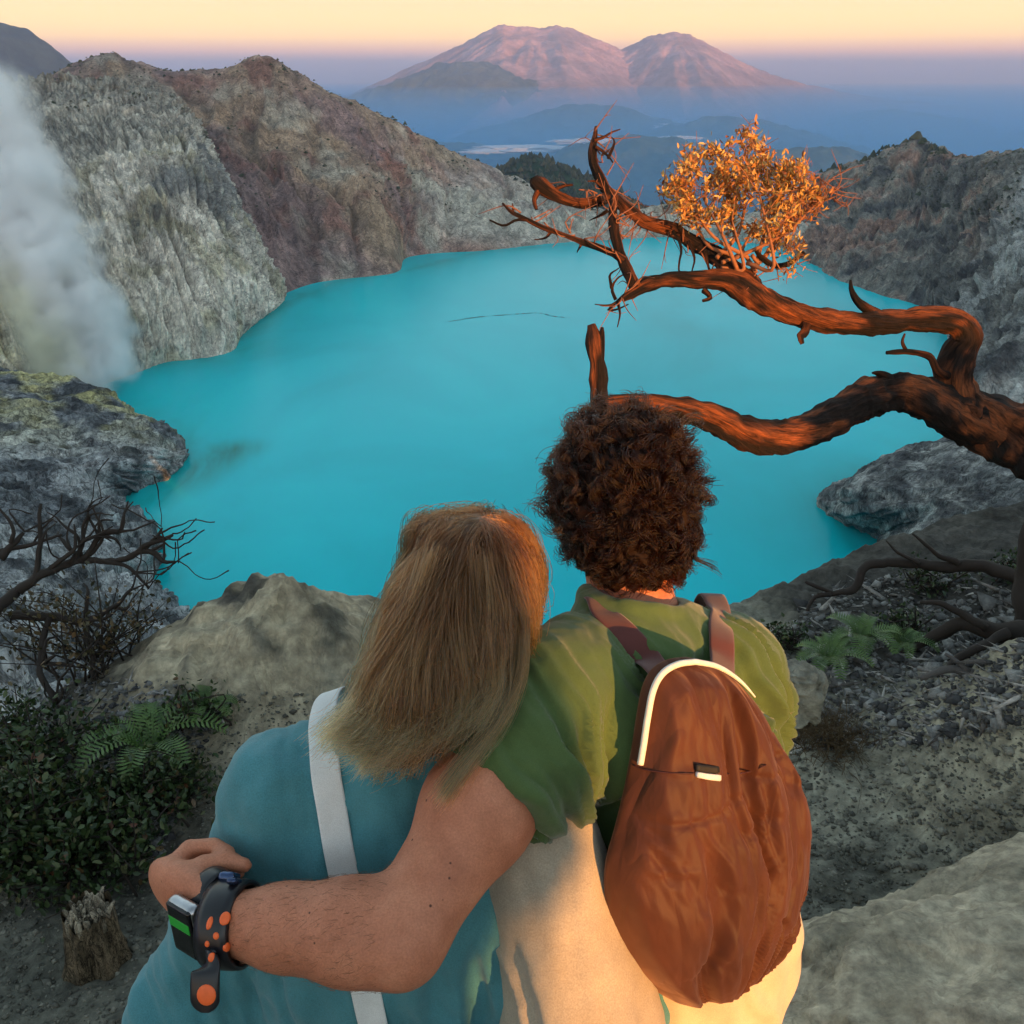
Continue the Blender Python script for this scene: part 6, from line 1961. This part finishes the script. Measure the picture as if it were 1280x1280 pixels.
# ------------------------------------------------------------------ plants, stump, dead wood
grn, t, b = new_mat("dark_green_leaves")
c = ramp(t, node(t, "ShaderNodeNewGeometry").outputs["Random Per Island"], [(0, (.012, .028, .008)), (.5, (.024, .052, .013)), (.85, (.055, .085, .024)), (.95, (.085, .08, .03)), (1, (.10, .03, .012))])
t.links.new(c, b.inputs["Base Color"]); b.inputs["Roughness"].default_value = .5
brn, t, b = new_mat("bronze_leaves")
c = ramp(t, node(t, "ShaderNodeNewGeometry").outputs["Random Per Island"], [(0, (.03, .03, .012)), (.5, (.075, .06, .022)), (1, (.13, .075, .03))])
t.links.new(c, b.inputs["Base Color"]); b.inputs["Roughness"].default_value = .6
deadw = rock_mat("dead_wood", 30, .006, stretch=(1, 1, .4))
def wood(B_, c_, rad, sides=7, seed=0, rough=.25):
    V, Q, T = tube(c_, rad, sides, seed=seed, rough=rough); B_.add(V, Q, T)
dark_bark = plain_mat("blackened_bark", (.030, .022, .018), .85)
def leafy(label, base, w, h, n_stem, n_leaf, ls, seed, name="bush", mat=None, cat="bush", group="bushes on the rim", lean=(0, 0, 0)):
    r_ = np.random.default_rng(seed)
    e_ = empty(name, base); tag(e_, label, cat, group)
    B_ = Bag(); lp_, ld_ = [], []
    for i in range(n_stem):
        a_ = r_.uniform(0, 6.28); q = math.sqrt(r_.uniform(0, 1))
        end = base + np.array([w[0] * q * math.cos(a_), w[1] * q * math.sin(a_), h * (1 - .6 * q * q) * r_.uniform(.55, 1.05)]) + np.array(lean) * r_.uniform(.4, 1)
        st_ = base + r_.normal(size=3) * np.array([w[0] * .25, w[1] * .25, 0])
        c_ = catmull([st_, st_ * .5 + end * .5 + r_.normal(size=3) * .04 + [0, 0, .02], end], 14)
        wood(B_, c_, np.linspace(.005, .0015, 14), 5)
        for _ in range(n_leaf // n_stem):
            f_ = r_.uniform(.3, 1.02); p_ = c_[min(13, int(f_ * 13))] + r_.normal(size=3) * .028
            d = r_.normal(size=3) * .7 + np.array([0, -.15, .55]); lp_.append(p_); ld_.append((d / np.linalg.norm(d), r_.uniform(.6, 1.35) * ls))
    B_.build("stems", dark_bark, e_)
    V, F = leaves_mesh(lp_, ld_, .55, .2)
    o = obj("foliage", V, F, mat or grn, e_, smooth=False); o["kind"] = "stuff"
    return e_
def at_ground(px, py):
    return gpix(px, py)
leafy("dark leafy bush behind the weathered stump", at_ground(110, 1085), (.40, .30), .34, 60, 2600, .026, 1)
leafy("dark leafy bush at the left edge, level with the teal shoulder", at_ground(10, 1060), (.34, .30), .42, 46, 1900, .027, 2)
leafy("low leafy bush between the fern and the teal shoulder", at_ground(190, 1010), (.24, .22), .20, 34, 1300, .024, 3)
leafy("dark leafy bush below the bare dead shrub", at_ground(60, 960), (.48, .35), .30, 50, 1900, .026, 4)
leafy("small bright green bush at the foot of the pale ledge", at_ground(245, 905), (.13, .10), .12, 20, 420, .020, 5)
leafy("bronze leafed bush tangled in the bare dead shrub", at_ground(70, 900) + [0, .35, 0], (.55, .35), .50, 40, 900, .024, 6, mat=brn)
leafy("small green plant on the gravel slope beside the ferns", at_ground(1120, 795), (.14, .10), .10, 22, 420, .020, 7)
leafy("low green plant under the fallen branch", at_ground(1170, 735), (.16, .10), .09, 18, 380, .020, 8)
leafy("low green plant at the top of the gravel slope by the frame edge", at_ground(1262, 725), (.14, .10), .10, 18, 380, .020, 9)
leafy("small dark plant by the right sleeve of the green t-shirt", at_ground(985, 808), (.10, .08), .09, 16, 320, .019, 10)

fern_m, t, b = new_mat("fern_green")
c = ramp(t, tex_noise(t, 20, 3, .5, node(t, "ShaderNodeNewGeometry").outputs["Position"]).outputs["Fac"], [(.3, (.035, .085, .015)), (.7, (.09, .16, .03))])
t.links.new(c, b.inputs["Base Color"]); b.inputs["Roughness"].default_value = .55
def fern(label, base, size, n, seed):
    r_ = np.random.default_rng(seed)
    e_ = empty("fern", base); tag(e_, label, "fern", "ferns on the rim")
    for i in range(n):
        a_ = 6.283 * i / n + r_.normal() * .25; L_ = size * r_.uniform(.75, 1.15)
        dirh = np.array([math.cos(a_), math.sin(a_), 0])
        c_ = catmull([base, base + dirh * L_ * .35 + [0, 0, L_ * .45], base + dirh * L_ * .75 + [0, 0, L_ * .50], base + dirh * L_ + [0, 0, L_ * .32]], 22)
        B_ = Bag(); wood(B_, c_, np.linspace(.0022, .0008, 22), 4)
        tg = np.gradient(c_, axis=0); tg /= np.linalg.norm(tg, axis=1)[:, None]
        sd = np.cross(tg, [0, 0, 1]); sd /= np.linalg.norm(sd, axis=1)[:, None]
        for k_ in range(3, 21):
            wv = size * .26 * math.sin(math.pi * (k_ - 1) / 21.5) ** .7
            for q in (-1, 1):
                d = sd[k_] * q * .92 + tg[k_] * .38; d /= np.linalg.norm(d); nn_ = np.cross(tg[k_], sd[k_])
                p0 = c_[k_]; w_ = tg[k_] * size * .022
                V = np.array([p0 - w_ * .6, p0 + d * wv * .5 - w_, p0 + d * wv - nn_ * wv * .18, p0 + d * wv * .5 + w_, p0 + w_ * .6])
                B_.add(V, None, np.array([(0, 1, 4), (1, 3, 4), (1, 2, 3)]))
        B_.build("frond", fern_m, e_, smooth=False)
fern("green fern arching over the leafy bush by the teal shoulder", at_ground(190, 945), .24, 9, 1)
fern("small fern tucked beside the pale ledge", at_ground(262, 890), .12, 8, 2)
fern("bright fern on the gravel slope nearest the green sleeve", at_ground(1035, 832), .17, 9, 3)
fern("bright fern in the middle of the gravel slope", at_ground(1075, 805), .17, 9, 4)
fern("fern on the gravel slope farthest along, below the fallen branch", at_ground(1128, 812), .13, 8, 5)

def tussock(label, base, w, h, n, mat, seed):
    r_ = np.random.default_rng(seed); B_ = Bag()
    for i in range(n):
        b0 = base + np.array([r_.normal() * w * .35, r_.normal() * w * .3, 0]); d = r_.normal(size=3) * .6 + np.array([0, -.2, .8]); d /= np.linalg.norm(d)
        L_ = h * r_.uniform(.5, 1.2)
        c_ = catmull([b0, b0 + d * L_ * .6, b0 + d * L_ + r_.normal(size=3) * h * .25 - [0, 0, h * .2]], 6)
        V, Q, T = tube(c_, np.linspace(.0016, .0005, 6), 3); B_.add(V, Q, T)
    o = B_.build("grass_tussock", mat); tag(o, label, "grass tussock")
    o["kind"] = "stuff"
tussock("dry grass", at_ground(1035, 925), .22, .12, 420, plain_mat("dry_grass", (.10, .065, .03), .8), 1)
tussock("dry grass", at_ground(1010, 900), .12, .09, 180, plain_mat("dry_grass_dark", (.07, .05, .03), .8), 2)

# weathered stump
sb_ = at_ground(122, 1205)
stump = empty("tree_stump", sb_); tag(stump, "short weathered tree stump with pale splintered top on bare earth", "stump")
nu, nv = 64, 40
u, v = np.meshgrid(np.linspace(0, 2 * math.pi, nu, endpoint=False), np.linspace(0, 1, nv), indexing='ij')
flu = 1 + .13 * np.sin(u * 7 + 2 * v) * (1 - .3 * v) + .10 * fbm(np.stack([np.cos(u) * 3, np.sin(u) * 3, v * 2], -1), 4)
rad_ = (.078 - .018 * v + .03 * (1 - v) ** 6) * flu
top_ = .235 + .03 * fbm(np.stack([np.cos(u) * 2.5, np.sin(u) * 2.5, 0 * u], -1), 3)
Wv = np.stack([rad_ * np.cos(u) + .01 * v, rad_ * np.sin(u), -.03 + v * top_], -1) + sb_
obj("stump_bark", Wv.reshape(-1, 3), grid_faces(nu, nv, True), deadw, stump, col=np.broadcast_to(np.array((.13, .10, .065)), (nu * nv, 3)) * (1 + .4 * fbm(Wv * np.array([40, 40, 8]), 3)).reshape(-1, 1))
B_ = Bag(); r_ = np.random.default_rng(2)
for i in range(46):
    a_ = r_.uniform(0, 6.28); q = .055 * math.sqrt(r_.uniform(0, 1)); p0 = sb_ + np.array([q * math.cos(a_) + .01, q * math.sin(a_), .15])
    wood(B_, np.array([p0, p0 + [0, 0, .05], p0 + [r_.normal() * .008, r_.normal() * .008, r_.uniform(.05, .10)]]), [.011, .009, .003], 5)
o = B_.build("splintered_top", deadw, stump, smooth=False, col=np.array((.30, .26, .20))); o["kind"] = "stuff"

def deadbranch(name, label, pts, cat, group, mat, subs, seed, extra=None):
    A = [P(a, b_, c_) for a, b_, c_, w in pts]
    e_ = empty(name, A[0]); tag(e_, label, cat, group)
    def mk(nm, pp, sd):
        V, Q, T = limb(pp, seg=.02, sides=8, rough=.35, seed=sd, jit=.012)
        obj(nm, V, [Q, T], mat, e_)
    mk("main_stem", pts, seed)
    for k_, s_p in enumerate(subs): mk("side_branch", s_p, seed + k_ + .5)
    return e_
deadbranch("fallen_branch", "dark crooked dead branch reaching out over the lake on the gravel slope", [(1300, 735, 4.2, 9), (1240, 712, 4.25, 8), (1180, 706, 4.3, 7), (1110, 704, 4.35, 6), (1080, 712, 4.35, 5.5), (1066, 735, 4.35, 5), (1045, 741, 4.35, 4), (1022, 744, 4.35, 3)], "branch", "dead branches on the slope", dark_bark,
           [[(1040, 742, 4.35, 3), (1020, 734, 4.35, 2.4), (1008, 726, 4.35, 1.4)], [(1040, 742, 4.35, 3), (1015, 752, 4.35, 2.2), (1000, 780, 4.35, 1.4)], [(1200, 706, 4.28, 4), (1165, 690, 4.3, 3), (1140, 668, 4.3, 1.5)], [(1150, 705, 4.3, 3), (1120, 690, 4.3, 2), (1108, 675, 4.3, 1)]], 40)
deadbranch("fallen_branch", "thick dark dead branch lying low on the slope at the frame edge", [(1310, 785, 3.8, 15), (1250, 790, 3.8, 12), (1205, 780, 3.85, 9), (1160, 800, 3.9, 6), (1120, 822, 3.9, 4)], "branch", "dead branches on the slope", dark_bark,
           [[(1230, 785, 3.8, 6), (1190, 760, 3.85, 4), (1150, 752, 3.9, 2.5)], [(1260, 790, 3.75, 6), (1215, 815, 3.7, 5), (1170, 845, 3.65, 3)]], 50)
deadbranch("fallen_branch", "short grey dead branch lying on the slope above the large boulder", [(1290, 848, 3.4, 8), (1240, 848, 3.42, 7), (1195, 835, 3.45, 5), (1150, 850, 3.45, 3)], "branch", "dead branches on the slope", plain_mat("grey_wood", (.10, .09, .085), .85), [[(1210, 840, 3.44, 4), (1180, 820, 3.46, 2)]], 60)
deadbranch("dead_stem", "black upright dead stem at the right frame edge below the tree", [(1276, 800, 3.9, 10), (1279, 760, 3.9, 9), (1283, 700, 3.9, 9), (1290, 640, 3.9, 8)], "branch", None, dark_bark, [], 70)
# bare shrub at the left
subsL = [[(20, 740, 3.9, 6), (60, 715, 3.95, 5), (100, 700, 4.0, 4.5), (150, 700, 4.0, 3.5), (190, 680, 4.0, 3), (215, 668, 4.0, 1.5)],
         [(100, 700, 4.0, 4), (125, 670, 4.0, 3.5), (150, 665, 4.0, 3)], [(150, 700, 4.0, 3.2), (185, 690, 4.0, 3), (205, 705, 4.0, 2.5), (222, 702, 4.0, 1.3)], [(180, 690, 4.0, 2.6), (196, 668, 4.0, 2), (204, 658, 4.0, 1)],
         [(40, 730, 3.92, 4), (48, 690, 3.95, 3), (52, 630, 3.95, 1.8)], [(85, 705, 3.98, 3), (100, 680, 3.98, 2.5), (110, 640, 3.98, 1.2)], [(60, 716, 3.95, 3), (90, 690, 3.95, 2.4), (95, 655, 3.95, 1)],
         [(10, 770, 3.85, 6), (60, 770, 3.9, 5), (105, 775, 3.9, 4.5), (140, 760, 3.95, 3), (165, 735, 3.95, 2)], [(105, 775, 3.9, 3.5), (115, 820, 3.85, 3), (118, 850, 3.8, 2)], [(0, 700, 3.9, 5), (15, 680, 3.92, 4), (30, 665, 3.95, 2)],
         [(60, 770, 3.9, 4), (50, 830, 3.8, 4), (70, 880, 3.7, 3)], [(0, 690, 3.9, 3), (40, 680, 3.95, 2.5), (78, 668, 3.95, 1.5)], [(130, 700, 4, 2.5), (165, 715, 4, 2), (185, 735, 4, 1.2)]]
rq = np.random.default_rng(44)
for _ in range(60):
    b0 = subsL[int(rq.integers(0, 13))]; k_ = int(rq.integers(1, len(b0))); x, y, t_, w_ = b0[k_]
    a_ = rq.normal(-.9, .9); L_ = rq.uniform(25, 80)
    subsL.append([(x, y, t_, w_ * .6), (x + L_ * .5 * math.cos(a_) + rq.normal() * 6, y + L_ * .5 * math.sin(a_) + rq.normal() * 6, t_, w_ * .45), (x + L_ * math.cos(a_ + rq.normal() * .4), y + L_ * math.sin(a_ + rq.normal() * .4), t_ + rq.normal() * .05, .8)])
deadbranch("bare_shrub", "bare dark dead shrub with twisted branches at the left above the lake shore", [(-60, 900, 3.6, 12), (-35, 830, 3.7, 10), (-10, 770, 3.8, 8), (20, 740, 3.9, 6.5)], "shrub", None, dark_bark, subsL, 80)
